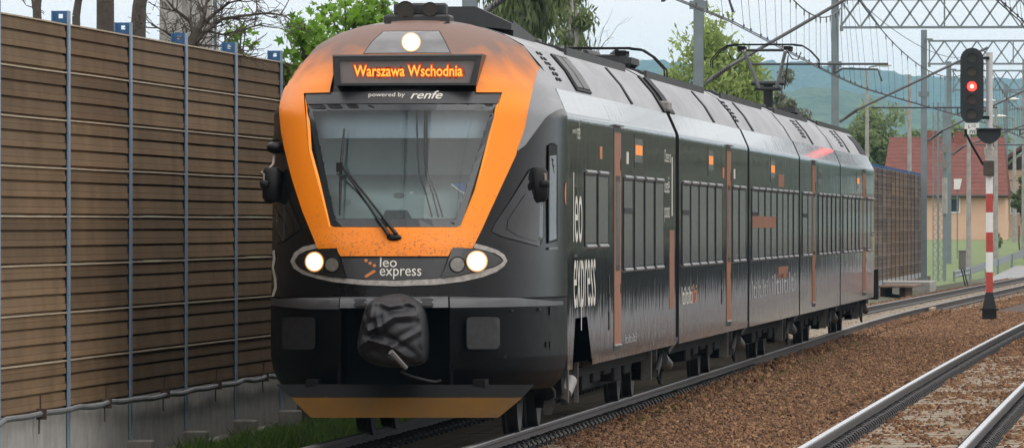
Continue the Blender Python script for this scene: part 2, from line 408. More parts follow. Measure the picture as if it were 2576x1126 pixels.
def post_mesh(Y, top, bot, x):
    m = MB()
    m.box(x-.012, x+.004, Y-.08, Y+.08, bot, top, 1)                 # flange on the track side
    m.box(x-.16, x-.148, Y-.08, Y+.08, bot, top, 0)
    zt = top-.05                                                     # web with a lifting hole
    m.box(x-.148, x-.012, Y-.005, Y+.005, bot, zt-.02, 0); m.box(x-.148, x-.012, Y-.005, Y+.005, zt+.02, top, 0)
    m.box(x-.148, x-.10, Y-.005, Y+.005, zt-.02, zt+.02, 0); m.box(x-.06, x-.012, Y-.005, Y+.005, zt-.02, zt+.02, 0)
    return m
def cassette(x, y0, y1, z0, h, sl0):
    """one stacked cassette: three pairs of boards with a dark groove under each pair and a pale lip on top"""
    m = MB(); b = h/3; segs = 3; sag = lambda t: sl0*math.sin(math.pi*t)
    def strip(pr, mi):
        n = len(pr); o = len(m.v)
        for j in range(segs+1):
            t = j/segs; m.v += [(x-.05+a, y0+(y1-y0)*t, zz+sag(t)) for a, zz in pr]
        for j in range(segs):
            for i in range(n): m.f.append((o+j*n+i, o+j*n+(i+1)%n, o+(j+1)*n+(i+1)%n, o+(j+1)*n+i)); m.m.append(mi)
        m.f += [tuple(o+q for q in range(n)), tuple(o+segs*n+q for q in range(n))]; m.m += [mi, mi]
    strip([(.012,z0),(.012,z0+h-.003),(-.06,z0+h-.003),(-.06,z0)], 0)
    for k in range(3):
        z = z0+k*b; top = z+b-.001-(.018 if k == 2 else 0)
        strip([(.013,z+.017),(.044,z+.020),(.046,z+b*.50),(.013,z+b*.50)], 0)
        strip([(.013,z+b*.505),(.037,z+b*.52),(.034,top-.002),(.013,top)], 0)
    strip([(.013,z0+h-.017),(.054,z0+h-.017),(.054,z0+h-.003),(.013,z0+h-.003)], 1)
    return m
ORD = ['first','second','third','fourth','fifth','sixth','seventh','eighth','ninth','tenth','eleventh','twelfth']
def barrier(label, Ys, x, top, bot, nstack, plinth, offx=lambda Y: 0., top_drop=0., flange=None):
    root = empty('noise_barrier', (x, Ys[0], 0), label, 'noise barrier')
    def put(m, name, mats, **k):
        m.v = [(a-x, b-Ys[0], c) for a, b, c in m.v]; return m.build(name, mats, root, **k)
    for i, Y in enumerate(Ys):
        xo = x+offx(Y)
        put(post_mesh(Y, top+.12-top_drop*(i), bot-.42, xo), 'post', [M_blue, flange or M_flange])
    for i in range(len(Ys)-1):
        ya, yb = Ys[i]+.006, Ys[i+1]-.006; xo = x+offx(Ys[i]); tp = top-top_drop*(i+.5)
        h = (tp-bot)/nstack
        for k in range(nstack):
            rib = random.random() < .5
            put(cassette(xo-.015, ya, yb, bot+k*h, h, random.uniform(-.003,.003)), 'panel', [MW[1] if rib else MW[0], MW[2]])
        if plinth:
            m = MB(); m.box(xo-.1, xo-.02, ya, yb, -.20, bot-.003); put(m, 'concrete_plinth', M_conc)
    if plinth:
        for i, Y in enumerate(Ys):
            m = MB(); xo = x+offx(Y); m.cbox(xo-.2, xo+.22, Y-.16, Y+.16, -.75, -.06+random.uniform(-.02,.02), .015); put(m, 'foundation_block', mat('old concrete', (.20,.185,.16), .9, var=.3, vscale=6))
    return root
y1st = 83.3-84.7
near = [y1st+5*k for k in range(-3, 7)]
barrier('long run of brown slatted noise barrier on a concrete plinth, left of the train', near, WX, 3.97, .38, 8, True, top_drop=-.004)
far = [312-84.7+5*k for k in range(-4, 14)]
barrier('distant brown noise barrier with close blue posts, beyond the tail of the train', far, -3.1, 4.13, .12, 9, True, flange=M_blue)
# conduit strapped along the plinth
cd = empty('cable_conduit', (WX+.06, near[0], .37), 'grey sagging cable conduit strapped along the concrete plinth of the barrier', 'conduit')
cp = []
for i in range(len(near)-1):
    for t in range(10):
        u = t/10; Y = near[i]+5*u
        cp.append((.01*math.sin(Y*2.1), Y-near[0], -.035*math.sin(math.pi*((u*2+.9)%1))*(.6+.4*math.sin(i*2.3)) - .015*math.sin(i*1.7)))
MB().tube(cp, .027, 8).build('pipe', mat('grey conduit', (.10,.105,.11), .5, var=.2, vscale=3), cd, smooth=40)
for i in range(len(near)-1):
    Y = 2.5+5*i; m = MB(); m.box(-.05, .045, Y-.02, Y+.02, -.05, .05); m.box(-.02, -.005, Y-.008, Y+.008, .05, .17); m.box(-.03,-.02,Y-.02,Y+.02,-.18,-.05)
    m.build('strap', mat('rusty strap', (.06,.035,.022), .7, var=.3), cd)

# ------------------------------------------------------------------ the train
T = empty('passenger_train', (0,0,0), 'black and orange five car electric train with dark windows, lit headlights and a covered coupler', 'train')
YF = 3.1; PP = 2.4
WT = [(.50,1.30),(.58,1.37),(.68,1.415),(.82,1.44),(3.165,1.44),(3.20,1.43),(3.437,1.325),(3.66,1.18),(3.87,1.0),(3.98,.80),(4.05,.58),(4.10,.32),(4.125,.06)]
GT = [(.50,.16),(.58,.08),(.72,.02),(.9,0),(1.3,0),(1.385,.05),(1.395,.09),(1.6,.15),(1.75,.20),(1.9,.27),(2.07,.38),(3.27,1.02),(3.45,1.18),(3.6,1.36),(3.75,1.56),(3.9,1.84),(4.0,2.1),(4.06,2.4),(4.10,2.75),(4.125,3.08)]
def Wd(z): return lerp_tab(WT, z)
def Gd(z): return lerp_tab(GT, z)
def nose(x, z):
    Wz = Wd(z); g_ = Gd(z); r = abs(x)/Wz
    if r >= 1: return YF + (abs(x)-Wz)*20
    return g_ + (YF-g_)*(1-(1-r**PP)**(1/PP))
def hit(px, py):
    d = ray(px, py); lastY = -.6
    k = 0
    Y = -.6
    while Y < 3.6:
        t = (Y-CY)/d[1]; x = CX+d[0]*t; z = CZ+d[2]*t
        if z < 4.125 and Y >= nose(x, z): break
        lastY = Y; Y += .02
    else:
        t = (YF-CY)/d[1]; return (CX+d[0]*t, YF, CZ+d[2]*t)
    a, b = lastY, Y
    for _ in range(20):
        m_ = (a+b)/2; t = (m_-CY)/d[1]; x = CX+d[0]*t; z = CZ+d[2]*t
        if m_ >= nose(x, z): b = m_
        else: a = m_
    t = (b-CY)/d[1]; return (CX+d[0]*t, b, CZ+d[2]*t)
def cr1(x, y): return ((1000+x/1.877)/1.5901, y/1.877/1.5901)
def cr2(x, y): return ((1000+x/1.877)/1.5901, (600+y/1.877)/1.5901)
def cr3(x, y): return (628.9+.3575*x, 723.2+.3575*y)
def smooth_poly(p, it=1):
    for _ in range(it):
        q = []
        for a, b in zip(p, p[1:]+p[:1]): q += [(a[0]*.75+b[0]*.25, a[1]*.75+b[1]*.25), (a[0]*.25+b[0]*.75, a[1]*.25+b[1]*.75)]
        p = q
    return p
def in_poly(x, y, poly):
    c = False
    for (x0,y0),(x1,y1) in zip(poly, poly[1:]+poly[:1]):
        if (y0>y) != (y1>y) and x < (x1-x0)*(y-y0)/(y1-y0)+x0: c = not c
    return c
def xz(poly): return [(lambda h: (h[0], h[2]))(hit(*p)) for p in poly]
def conform(name, polyxz, mats, off, thick=.05, parent=T, step=.06, surf=nose, smooth=40, mi=0):
    """a plate of its own thickness that follows the nose surface inside an outline"""
    bm = bmesh.new(); polys = polyxz if isinstance(polyxz[0], list) else [polyxz]; polyxz = sum(polys, [])
    for pl_ in polys: bm.faces.new([bm.verts.new((x, 0, z)) for x, z in pl_]).normal_update()
    bmesh.ops.triangulate(bm, faces=bm.faces[:]); bmesh.ops.remove_doubles(bm, verts=bm.verts, dist=1e-5)
    xs = [p[0] for p in polyxz]; zs = [p[1] for p in polyxz]
    for a, b, no in ((min(xs), max(xs), (1,0,0)), (min(zs), max(zs), (0,0,1))):
        k = math.floor(a/step)+1
        while k*step < b:
            c = k*step+.0007; geom = bm.verts[:]+bm.edges[:]+bm.faces[:]
            bmesh.ops.bisect_plane(bm, geom=geom, plane_co=(c,0,0) if no[0] else (0,0,c), plane_no=no, dist=1e-5); k += 1
    bmesh.ops.remove_doubles(bm, verts=bm.verts, dist=1e-5)
    for v in bm.verts:
        x_, z_ = v.co.x, v.co.z; y_ = min(surf(x_, z_), YF+.05); h_ = .004
        gx = (min(surf(x_+h_, z_), YF)-min(surf(x_-h_, z_), YF))/(2*h_); gz = (min(surf(x_, z_+h_), YF)-min(surf(x_, z_-h_), YF))/(2*h_); ln_ = math.sqrt(1+gx*gx+gz*gz)
        k_ = min(1, max(0, (abs(x_)-.85)/.25)); v.co = (x_+k_*max(-.012, min(.012, gx/ln_*off)), y_-off, z_)
    be = [e for e in bm.edges if e.is_boundary]
    r = bmesh.ops.extrude_edge_only(bm, edges=be)
    for v in [q for q in r['geom'] if isinstance(q, bmesh.types.BMVert)]: v.co.y += thick
    bmesh.ops.recalc_face_normals(bm, faces=bm.faces)
    if sum(f.normal.y*f.calc_area() for f in bm.faces if abs(f.normal.y) > .3) > 0: bmesh.ops.reverse_faces(bm, faces=bm.faces)
    me = bpy.data.meshes.new(name); bm.to_mesh(me); bm.free()
    for m in (mats if isinstance(mats, (list,tuple)) else [mats]): me.materials.append(m)
    me.polygons.foreach_set('use_smooth', [True]*len(me.polygons)); me.set_sharp_from_angle(angle=R(smooth))
    o = bpy.data.objects.new(name, me); COL.objects.link(o); o.parent = parent
    return o
def nose_text(name, s, p0, p1, mats, off, parent=T, **k):
    """lettering laid on the nose: box corners given as lower left and upper right"""
    a, b = hit(*p0), hit(*p1); v2, fs = text_fit(s, a[0], b[0], a[2], b[2], **k)
    m = MB(); m.add([(x, nose(x,z)-off, z) for x, z in v2], fs); return m.build(name, mats, parent, normals=False)

# paint
def body_paint(name, col, rough, wav):
    m = mat(name, col, rough, var=.15, vscale=3, spec=.5, coat=.0)
    nt = m.node_tree; n = nt.nodes; l = nt.links; b = n['Principled BSDF']
    co = n.new('ShaderNodeTexCoord'); mp = n.new('ShaderNodeMapping'); mp.inputs['Scale'].default_value = (1,1.5,.8); l.new(co.outputs['Object'], mp.inputs[0])
    t = n.new('ShaderNodeTexNoise'); t.inputs['Scale'].default_value = 1.6; t.inputs['Detail'].default_value = 3; l.new(mp.outputs[0], t.inputs['Vector'])
    bp = n.new('ShaderNodeBump'); bp.inputs['Distance'].default_value = wav; bp.inputs['Strength'].default_value = 1; l.new(t.outputs[0], bp.inputs['Height']); l.new(bp.outputs[0], b.inputs['Normal'])
    return m
M_side = body_paint('black coach paint', (.022,.022,.024), .05, .0032)
M_nose = mat('black nose paint', (.005,.0048,.005), .24, var=.3, vscale=6, spec=.16)
M_bump = mat('bumper moulding', (.0035,.0035,.004), .42, var=.25, vscale=5, spec=.06)
M_roof = mat('silver roof', (.25,.255,.265), .42, .3, var=.22, vscale=.8, stretch=(1,.35,3))
M_dark = mat('roof equipment', (.02,.021,.023), .5, var=.2)
M_door = mat('orange door', (.27,.095,.035), .4, var=.08, vscale=3)
M_frame = mat('window frame', (.16,.165,.17), .4, .5)
M_wframe = mat('window seal', (.012,.012,.013), .5, spec=.2)
M_glass = mat('tinted glass', (.23,.235,.235), .10, spec=.5)
M_letter = mat('cream lettering', (.60,.58,.52), .5, var=.12, vscale=10)
M_oletter = mat('orange lettering', (.50,.16,.04), .5, var=.15, vscale=10)
M_ledhalo = mat('amber led halo', (.10,.07,.06), .5, emit=(1,.11,.01), estr=.16)
M_led = mat('amber matrix', (.02,.01,0), .5, emit=(1,.40,.05), estr=1.75)
M_ledglow = mat('amber led bleed', (.02,.01,0), .5, emit=(1,.13,.003), estr=.85)

def orange_paint():
    m = mat('orange front paint', (.88,.275,.006), .42, spec=.25)
    nt = m.node_tree; n = nt.nodes; l = nt.links; b = n['Principled BSDF']
    co = n.new('ShaderNodeTexCoord'); sp_ = n.new('ShaderNodeSeparateXYZ'); l.new(co.outputs['Object'], sp_.inputs[0])
    def noise(scale, det, vec=None, dist=0):
        t = n.new('ShaderNodeTexNoise'); t.inputs['Scale'].default_value = scale; t.inputs['Detail'].default_value = det; t.inputs['Distortion'].default_value = dist
        l.new(vec or co.outputs['Object'], t.inputs['Vector']); return t.outputs[0]
    def mrange(v, a, b_, c=0, d=1):
        r = n.new('ShaderNodeMapRange'); r.inputs[1].default_value = a; r.inputs[2].default_value = b_; r.inputs[3].default_value = c; r.inputs[4].default_value = d; l.new(v, r.inputs[0]); return r.outputs[0]
    def math_(op, a, b_):
        q = n.new('ShaderNodeMath'); q.operation = op
        for i, v in enumerate((a, b_)):
            if isinstance(v, (int, float)): q.inputs[i].default_value = v
            else: l.new(v, q.inputs[i])
        return q.outputs[0]
    # soot from the roof: thick over the brow, running down in streaks
    z = sp_.outputs['Z']; n1 = noise(2.0, 5, dist=.4)
    hgt = math_('ADD', z, math_('MULTIPLY', mrange(n1, .2, .8), .40))
    soot = mrange(hgt, 3.58, 4.05, 0, .93)
    mp = n.new('ShaderNodeMapping'); mp.inputs['Scale'].default_value = (5,1,.8); l.new(co.outputs['Object'], mp.inputs[0])
    streak = math_('MULTIPLY', mrange(noise(1.6, 4, mp.outputs[0], .5), .46, .76), mrange(z, 3.3, 3.75))
    soot = math_('MAXIMUM', soot, math_('MULTIPLY', streak, .62))
    c1 = n.new('ShaderNodeMixRGB'); c1.inputs[1].default_value = (.86,.228,.006,1); c1.inputs[2].default_value = (.115,.095,.09,1); l.new(soot, c1.inputs[0])
    # flies and road dirt on the lower panel
    sp1 = math_('MULTIPLY', mrange(noise(38, 3), .56, .66), mrange(z, 2.16, 1.9))
    sp2 = math_('MULTIPLY', mrange(noise(18, 5), .60, .72), mrange(z, 3.4, 2.0, 0, .5))
    dirt = math_('MULTIPLY', math_('MAXIMUM', sp1, sp2), .75)
    c2 = n.new('ShaderNodeMixRGB'); c2.inputs[2].default_value = (.15,.055,.02,1); l.new(dirt, c2.inputs[0]); l.new(c1.outputs[0], c2.inputs[1])
    film = math_('MULTIPLY', mrange(z, 2.3, 1.75, 0, .30), 1.0)
    c3 = n.new('ShaderNodeMixRGB'); c3.inputs[2].default_value = (.30,.11,.03,1); l.new(film, c3.inputs[0]); l.new(c2.outputs[0], c3.inputs[1])
    l.new(c3.outputs[0], b.inputs['Base Color'])
    l.new(mrange(soot, 0, .6, .38, .62), b.inputs['Roughness'])
    return m
M_orange = orange_paint()

# --- nose shell, with the windscreen opening cut out
GL = [cr1(430,780), cr1(1865,775), cr2(1585,575), cr2(600,575)]           # windscreen outline
CLR = [(787,279),(1236,278),(1148,551),(843,551)]                          # clear part of it
GLx, CLRx = xz(GL), xz(CLR)
gc = (sum(p[0] for p in CLRx)/4, sum(p[1] for p in CLRx)/4)
HOLE = [(gc[0]+(p[0]-gc[0])*1.015, gc[1]+(p[1]-gc[1])*1.015) for p in CLRx]
REC = [cr3(636,140), cr3(1404,140), cr3(1404,640), cr3(620,640)]
def shell(name, z0, z1, mt, off=0., hole=None, rows=70, mats=None):
    m = MB(); NU = 84; zs = [z0+(z1-z0)*j/rows for j in range(rows+1)]
    for z in zs:
        Wz, g_ = Wd(z), Gd(z)
        for i in range(NU+1):
            ph = -math.pi/2+math.pi*i/NU; s_ = abs(math.sin(ph)); c_ = math.cos(ph)
            m.v.append((math.copysign(Wz*s_**(2/PP), ph)*(1-.016*min(1,max(0,(z-3.25)/.25))), g_+(YF-g_)*(1-max(0,c_)**(2/PP))-off, z))
    for j in range(rows):
        for i in range(NU):
            q = (j*(NU+1)+i, j*(NU+1)+i+1, (j+1)*(NU+1)+i+1, (j+1)*(NU+1)+i)
            cx_ = sum(m.v[k][0] for k in q)/4; cz_ = sum(m.v[k][2] for k in q)/4
            if hole and in_poly(cx_, cz_, hole): continue
            m.f.append(q); m.m.append(0 if not mats else mats(cx_, cz_))
    return m
sh = shell('nose_shell', 1.395, 4.125, M_nose, hole=HOLE, rows=90, mats=lambda x, z: 0)
nose_o = sh.build('nose_shell', [M_nose, M_roof], T, smooth=50, normals=False)
# bumper: shell with a deep coupler recess
RX0, RX1 = xz([cr3(636,300)])[0][0], xz([cr3(1404,300)])[0][0]
rz1 = xz([cr3(1000,140)])[0][1]
bmp = shell('bumper', .50, 1.385, M_bump, off=.02, hole=[(RX0,.40),(RX1,.40),(RX1,rz1),(RX0,rz1)], rows=44)
for xa in (RX0-.03, RX1): bmp.box(xa, xa+.03, .12, .9, .52, rz1+.02)
bmp.box(RX0, RX1, .1, .9, rz1, rz1+.03); bmp.box(RX0, RX1, .85, .9, .52, rz1)
bmp.add([(-1.43,YF,1.385),(-1.2,1.2,1.385),(-.6,.2,1.385),(0,.02,1.385),(.6,.2,1.385),(1.2,1.2,1.385),(1.43,YF,1.385)], [tuple(range(7))])
bump_o = bmp.build('bumper', M_bump, T, smooth=45, normals=False)
gap = MB(); gap.v = []; 
# bumper centre beam above the coupler
conform('bumper_beam', xz([cr3(640,64), cr3(1396,60), cr3(1398,138), cr3(634,142)]), mat('bumper beam', (.05,.051,.055), .4, var=.2, vscale=4), .05, .09)
# upper bevel left and right, light on it put into a paler colour
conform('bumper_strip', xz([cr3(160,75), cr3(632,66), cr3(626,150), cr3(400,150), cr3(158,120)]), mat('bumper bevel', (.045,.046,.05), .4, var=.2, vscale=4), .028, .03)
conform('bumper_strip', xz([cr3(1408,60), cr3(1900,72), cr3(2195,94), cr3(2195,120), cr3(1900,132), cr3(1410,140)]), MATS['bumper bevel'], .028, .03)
def rrect(a, b, r=.12):
    (x0,y0),(x1,y1) = a, b; c = r*abs(x1-x0); p = []
    for cx_, cy_, s0_ in ((x1-c,y1-c,0),(x0+c,y1-c,90),(x0+c,y0+c,180),(x1-c,y0+c,270)):
        for k in range(4): p.append((cx_+c*math.cos(R(s0_+30*k)), cy_+c*math.sin(R(s0_+30*k))))
    return p
M_plate = mat('buffer plate', (.022,.022,.023), .5, spec=.3, var=.35, vscale=14)
conform('buffer_plate', xz(rrect(cr3(243,208), cr3(463,432))), M_plate, .09, .1)
conform('buffer_plate', xz(rrect(cr3(1530,205), cr3(1755,430))), M_plate, .09, .1)
def ring(c, r, n=18, ry=None): return [(c[0]+r*math.cos(2*math.pi*k/n), c[1]+(ry or r)*math.sin(2*math.pi*k/n)) for k in range(n)]
for p in ((1838,162),(2034,152),(1790,485)): conform('tow_hole', xz(ring(cr3(*p), 4.3, 10)), M_rubber, .024, .02)
for p, q in (((2080,378),(2092,420)),((2105,376),(2117,420)),((2104,130),(2118,192))): conform('vent_slot', xz([cr3(p[0],p[1]), cr3(q[0],p[1]), cr3(q[0],q[1]), cr3(p[0],q[1])]), M_rubber, .024, .02)
for p in ((778,102),(1250,102)):
    c = cr3(*p); conform('beam_bracket', xz([(c[0]-15,c[1]-9),(c[0]+15,c[1]-9),(c[0]+15,c[1]+9),(c[0]-15,c[1]+9)]), M_black, .075, .04)
    for s in (-1,1): conform('bolt', xz(ring((c[0]+s*14, c[1]), 1.8, 8)), MATS['galvanised steel'], .085, .03)
# --- orange mask with the opening for display and windscreen
OUT = [cr1(210,640), cr1(232,800), cr1(245,1000), cr2(270,0), cr2(330,230), cr2(400,460), cr2(470,640), cr2(510,740), cr2(650,735), cr2(680,795), cr2(1490,795), cr2(1525,730), cr2(1672,737), cr2(1745,590), cr2(1830,400), cr2(1990,40),
       cr1(2000,1126), cr1(2060,950), cr1(2110,700), cr1(2168,510), cr1(2060,350), cr1(1990,270), cr1(1830,186), cr1(1640,158), cr1(1450,144), cr1(1270,140), cr1(1100,144), cr1(900,160), cr1(700,186), cr1(600,235), cr1(520,310), cr1(440,390), cr1(330,480), cr1(260,560)]
INN = [cr1(600,694), cr1(412,700), cr1(428,900), cr2(445,0), cr2(500,200), cr2(596,578), cr2(1592,578), cr2(1700,300), cr2(1775,40), cr1(1865,800), cr1(1893,694), cr1(1700,694), cr1(1700,560), cr1(1740,412), cr1(622,415), cr1(628,560)]
def xzc(p):
    h = hit(*p); x, z = h[0], min(h[2], 4.12); return (max(-.9985*Wd(z), min(.9985*Wd(z), x)), z)
OUTx = [xzc(p) for p in OUT]; INNx = [xzc(p) for p in INN]
# the opening is too deep for one outline: two halves that meet on the centre line
def half(poly, left):
    out = []
    for a, b in zip(poly, poly[1:]+poly[:1]):
        ina = (a[0] < 0) == left
        if ina: out.append(a)
        if ((a[0] < 0) != (b[0] < 0)): t = a[0]/(a[0]-b[0]); out.append((0., a[1]+(b[1]-a[1])*t))
    return out
def cut_path(poly, left):
    """open path of one half, from its upper to its lower crossing of the centre line"""
    h = half(poly, left); z0 = [i for i, p in enumerate(h) if p[0] == 0.]
    a, b = z0; p1 = h[a:b+1]; p2 = h[b:]+h[:a+1]
    p = p1 if len(p1) > len(p2) else p2
    return p if p[0][1] > p[-1][1] else p[::-1]
key = [cut_path(OUTx, l)+cut_path(INNx, l)[::-1] for l in (True, False)]
mask = conform('front_mask', key, M_orange, .035, .045, step=.05)
# bevelled reveal down both sides and along the foot of the windscreen
rv = MB()
A = [cr1(414,720), cr1(428,900), cr2(445,0), cr2(500,200), cr2(596,576), cr2(1592,576), cr2(1700,300), cr2(1775,40), cr1(1865,800), cr1(1890,700)]
B = [cr1(426,780), cr1(452,930), cr2(464,0), cr2(520,200), cr2(606,570), cr2(1580,570), cr2(1686,300), cr2(1755,40), cr1(1845,800), cr1(1866,760)]
for a, b in zip(A, B):
    h1, h2 = hit(*a), hit(*b); rv.v += [(h1[0], nose(h1[0],h1[2])-.033, h1[2]), (h2[0], nose(h2[0],h2[2])-.006, h2[2])]
for i in range(len(A)-1): rv.f.append((2*i,2*i+1,2*i+3,2*i+2)); rv.m.append(0)
rv.build('windscreen_reveal', mat('clean orange paint', (.93,.29,.008), .35), T)
# dark band above windscreen, display box
M_band = mat('dark band', (.020,.0195,.023), .4, var=.15, vscale=5)
conform('brow_band', xz([cr1(418,696), cr1(1886,690), cr1(1866,778), cr1(430,782)]), M_band, .012, .02)
nose_text('lettering', 'powered by', cr1(890,735), cr1(1165,695), M_letter, .022)
nose_text('lettering', 'renfe', cr1(1205,742), cr1(1450,682), M_letter, .022, shear=.35, offset=.012)
DB = [hit(*cr1(620,412)), hit(*cr1(1745,405)), hit(*cr1(1697,640)), hit(*cr1(633,643))]
dy0 = nose(0, DB[2][2]) - .05
DBp = [atY(*cr1(*c), dy0) for c in ((620,412),(1745,405),(1697,640),(633,643))]
DSp = [atY(*cr1(*c), dy0) for c in ((668,455),(1692,450),(1648,622),(680,625))]
disp = MB(); vs = [(p[0], dy0, p[2]) for p in DBp] + [(p[0], dy0, p[2]) for p in DSp] + [(p[0], dy0+.04, p[2]) for p in DSp] + [(p[0]*.98, dy0+.85, p[2]) for p in DBp]
disp.add(vs, [(i,(i+1)%4,4+(i+1)%4,4+i) for i in range(4)] + [(4+i,4+(i+1)%4,8+(i+1)%4,8+i) for i in range(4)] + [(i,12+i,12+(i+1)%4,(i+1)%4) for i in range(4)])
dbox = disp.build('destination_sign', mat('sign housing', (.022,.023,.026), .35, var=.2, vscale=5), T)
MB().add([(p[0], dy0+.035, p[2]) for p in DSp], [(0,1,2,3)]).build('sign_glass', mat('sign glass', (.17,.145,.14), .3, var=.15, vscale=3), dbox)
rim = MB(); rim.bar((DBp[0][0], dy0-.006, DBp[0][2]-.008), (DBp[1][0], dy0-.006, DBp[1][2]-.008), .02, .016); rim.build('rim_strip', M_frame, dbox)
a, b = atY(*cr1(780,572), dy0), atY(*cr1(1592,492), dy0)
v2, fs = text_fit('Warszawa Wschodnia', a[0], b[0], a[2], b[2], offset=.004)
MB().add([(x, dy0+.022, z) for x, z in v2], fs).build('sign_lettering', M_led, dbox, normals=False)
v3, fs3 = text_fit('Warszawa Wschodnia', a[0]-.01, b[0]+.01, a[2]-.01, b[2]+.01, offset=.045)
MB().add([(x, dy0+.030, z) for x, z in v3], fs3).build('sign_glow', M_ledglow, dbox, normals=False)  # bolder copy of the letters: LED bleed painted as emission
v4, fs4 = text_fit('Warszawa Wschodnia', a[0]-.03, b[0]+.03, a[2]-.03, b[2]+.03, offset=.13)
MB().add([(x, dy0+.033, z) for x, z in v4], fs4).build('sign_halo', M_ledhalo, dbox, normals=False)  # widest copy, dimly emissive: painted halo around the LEDs
# top lamp behind its glass panel
TL = [cr1(1000,235), cr1(1425,232), cr1(1470,310), cr1(1512,402), cr1(850,405), cr1(910,320)]
conform('lamp_seal', xz(TL), M_rubber, .040, .02)
tp = conform('lamp_panel', xz([(1035+(x-1035)*.975, 106+(y-106)*.95) for x, y in TL]), mat('lamp glass', (.10,.10,.105), .15, var=.35, vscale=3), .046, .02)
M_lamp = mat('lit lamp', (.8,.8,.7), .3, emit=(1,.88,.60), estr=5.)
M_lampm = mat('lit reflector', (.8,.7,.5), .3, emit=(1,.66,.28), estr=1.5)
M_lampr = mat('lamp glow edge', (.5,.3,.15), .3, emit=(1,.42,.10), estr=.42)
def lamp(name, c, r, off, parent=T, ry=None):
    k = (ry or r)/r
    o = conform(name, xz(ring(c, r*1.12, 22, r*k*1.12)), M_lampr, off, .03, parent=parent)  # dimmer emissive rings paint the lamp's glow fading outward
    conform('glow_ring', xz(ring(c, r*.98, 22, r*k*.98)), M_lampm, off+.004, .01, parent=o)
    conform('lens', xz(ring(c, r*.87, 22, r*k*.87)), M_lamp, off+.008, .01, parent=o)
    return o
lamp('top_headlight', cr1(1213,318), 21.5, .052)
# windscreen: black edge band and clear pane, with the cab behind it
CLo = [(x, z) for x, z in CLRx]
def frame_strip(name, outer, inner, mt, off, thick=.012):
    m = MB(); n = len(outer); sub = 10
    for i in range(n):
        o0, o1, i0, i1 = outer[i], outer[(i+1)%n], inner[i], inner[(i+1)%n]
        for k in range(sub):
            q = []
            for t in (k/sub, (k+1)/sub):
                for a_, b_ in ((o0,o1),(i0,i1)):
                    x = a_[0]+(b_[0]-a_[0])*t; z = a_[1]+(b_[1]-a_[1])*t; q.append((x, nose(x,z)-off, z))
            m.add(q, [(0,1,3,2)])
    return m.build(name, mt, T, normals=True)
frame_strip('windscreen_band', GLx, CLRx, mat('windscreen edge', (.020,.026,.030), .12), .004)
def clear_glass():
    m = bpy.data.materials.new('clear windscreen'); m.use_nodes = True; nt = m.node_tree; n = nt.nodes; l = nt.links; n.remove(n['Principled BSDF'])
    tr = n.new('ShaderNodeBsdfTransparent'); tr.inputs[0].default_value = (.80,.88,.88,1); gl = n.new('ShaderNodeBsdfGlossy'); gl.inputs['Roughness'].default_value = .02
    fr = n.new('ShaderNodeFresnel'); fr.inputs[0].default_value = 1.5; ms = n.new('ShaderNodeMixShader')
    l.new(fr.outputs[0], ms.inputs[0]); l.new(tr.outputs[0], ms.inputs[1]); l.new(gl.outputs[0], ms.inputs[2]); l.new(ms.outputs[0], n['Material Output'].inputs[0]); return m
M_clear = clear_glass()
ws = MB(); sub = 14
for j in range(sub+1):
    for i in range(sub+1):
        u, t = i/sub, j/sub
        x = (CLRx[0][0]*(1-u)+CLRx[1][0]*u)*(1-t)+(CLRx[3][0]*(1-u)+CLRx[2][0]*u)*t; z = (CLRx[0][1]*(1-u)+CLRx[1][1]*u)*(1-t)+(CLRx[3][1]*(1-u)+CLRx[2][1]*u)*t
        ws.v.append((x, nose(x,z)-.002, z))
for j in range(sub):
    for i in range(sub): ws.f.append((j*(sub+1)+i, j*(sub+1)+i+1, (j+1)*(sub+1)+i+1, (j+1)*(sub+1)+i)); ws.m.append(0)
ws.build('windscreen', M_clear, T, smooth=60)
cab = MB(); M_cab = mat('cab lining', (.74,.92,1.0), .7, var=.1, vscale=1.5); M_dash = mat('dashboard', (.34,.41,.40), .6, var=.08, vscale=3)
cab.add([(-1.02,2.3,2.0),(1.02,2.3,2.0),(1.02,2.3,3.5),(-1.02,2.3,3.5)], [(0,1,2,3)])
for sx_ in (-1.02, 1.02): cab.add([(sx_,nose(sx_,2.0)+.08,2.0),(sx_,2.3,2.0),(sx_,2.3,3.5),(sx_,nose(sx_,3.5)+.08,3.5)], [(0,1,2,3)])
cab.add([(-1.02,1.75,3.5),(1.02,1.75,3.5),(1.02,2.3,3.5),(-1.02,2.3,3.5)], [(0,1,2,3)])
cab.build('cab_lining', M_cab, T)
da = MB(); da.add([(-.62,.60,2.137),(.62,.60,2.137),(.78,1.0,2.273),(1.0,1.9,2.58),(-1.0,1.9,2.58),(-.78,1.0,2.273)], [(0,1,2,3,4,5)]); da.add([(-1.0,1.9,2.58),(1.0,1.9,2.58),(1.0,1.9,2.0),(-1.0,1.9,2.0)], [(0,1,2,3)])
dsh = da.build('dashboard', M_dash, T)
def onplane(px, py, dz=.006):   # point on the sloping dashboard seen at a pixel
    d = ray(px, py); s_ = (2.58-2.12)/(1.9-.55); t = (2.12+s_*(CY-.55)-CZ)/(d[2]-s_*d[1]); return (CX+d[0]*t, CY+d[1]*t, CZ+d[2]*t+dz)
def dash_item(name, pts, mt): MB().add([onplane(*p) for p in pts], [tuple(range(len(pts)))]).build(name, mt, dsh)
dash_item('console_hood', [cr2(990,520), cr2(1018,455), cr2(1180,455), cr2(1218,520)], mat('console hood', (.05,.075,.075), .6))
dash_item('speaker_grille', ring(cr2(1117,345), 14, 14, 7), mat('grille', (.14,.16,.16), .6))
dash_item('label_card', [cr2(1198,315), cr2(1228,313), cr2(1226,334), cr2(1198,335)], M_white)
dash_item('label_card', [cr2(1312,280), cr2(1356,275), cr2(1350,318), cr2(1312,320)], mat('grey card', (.45,.46,.45), .6))
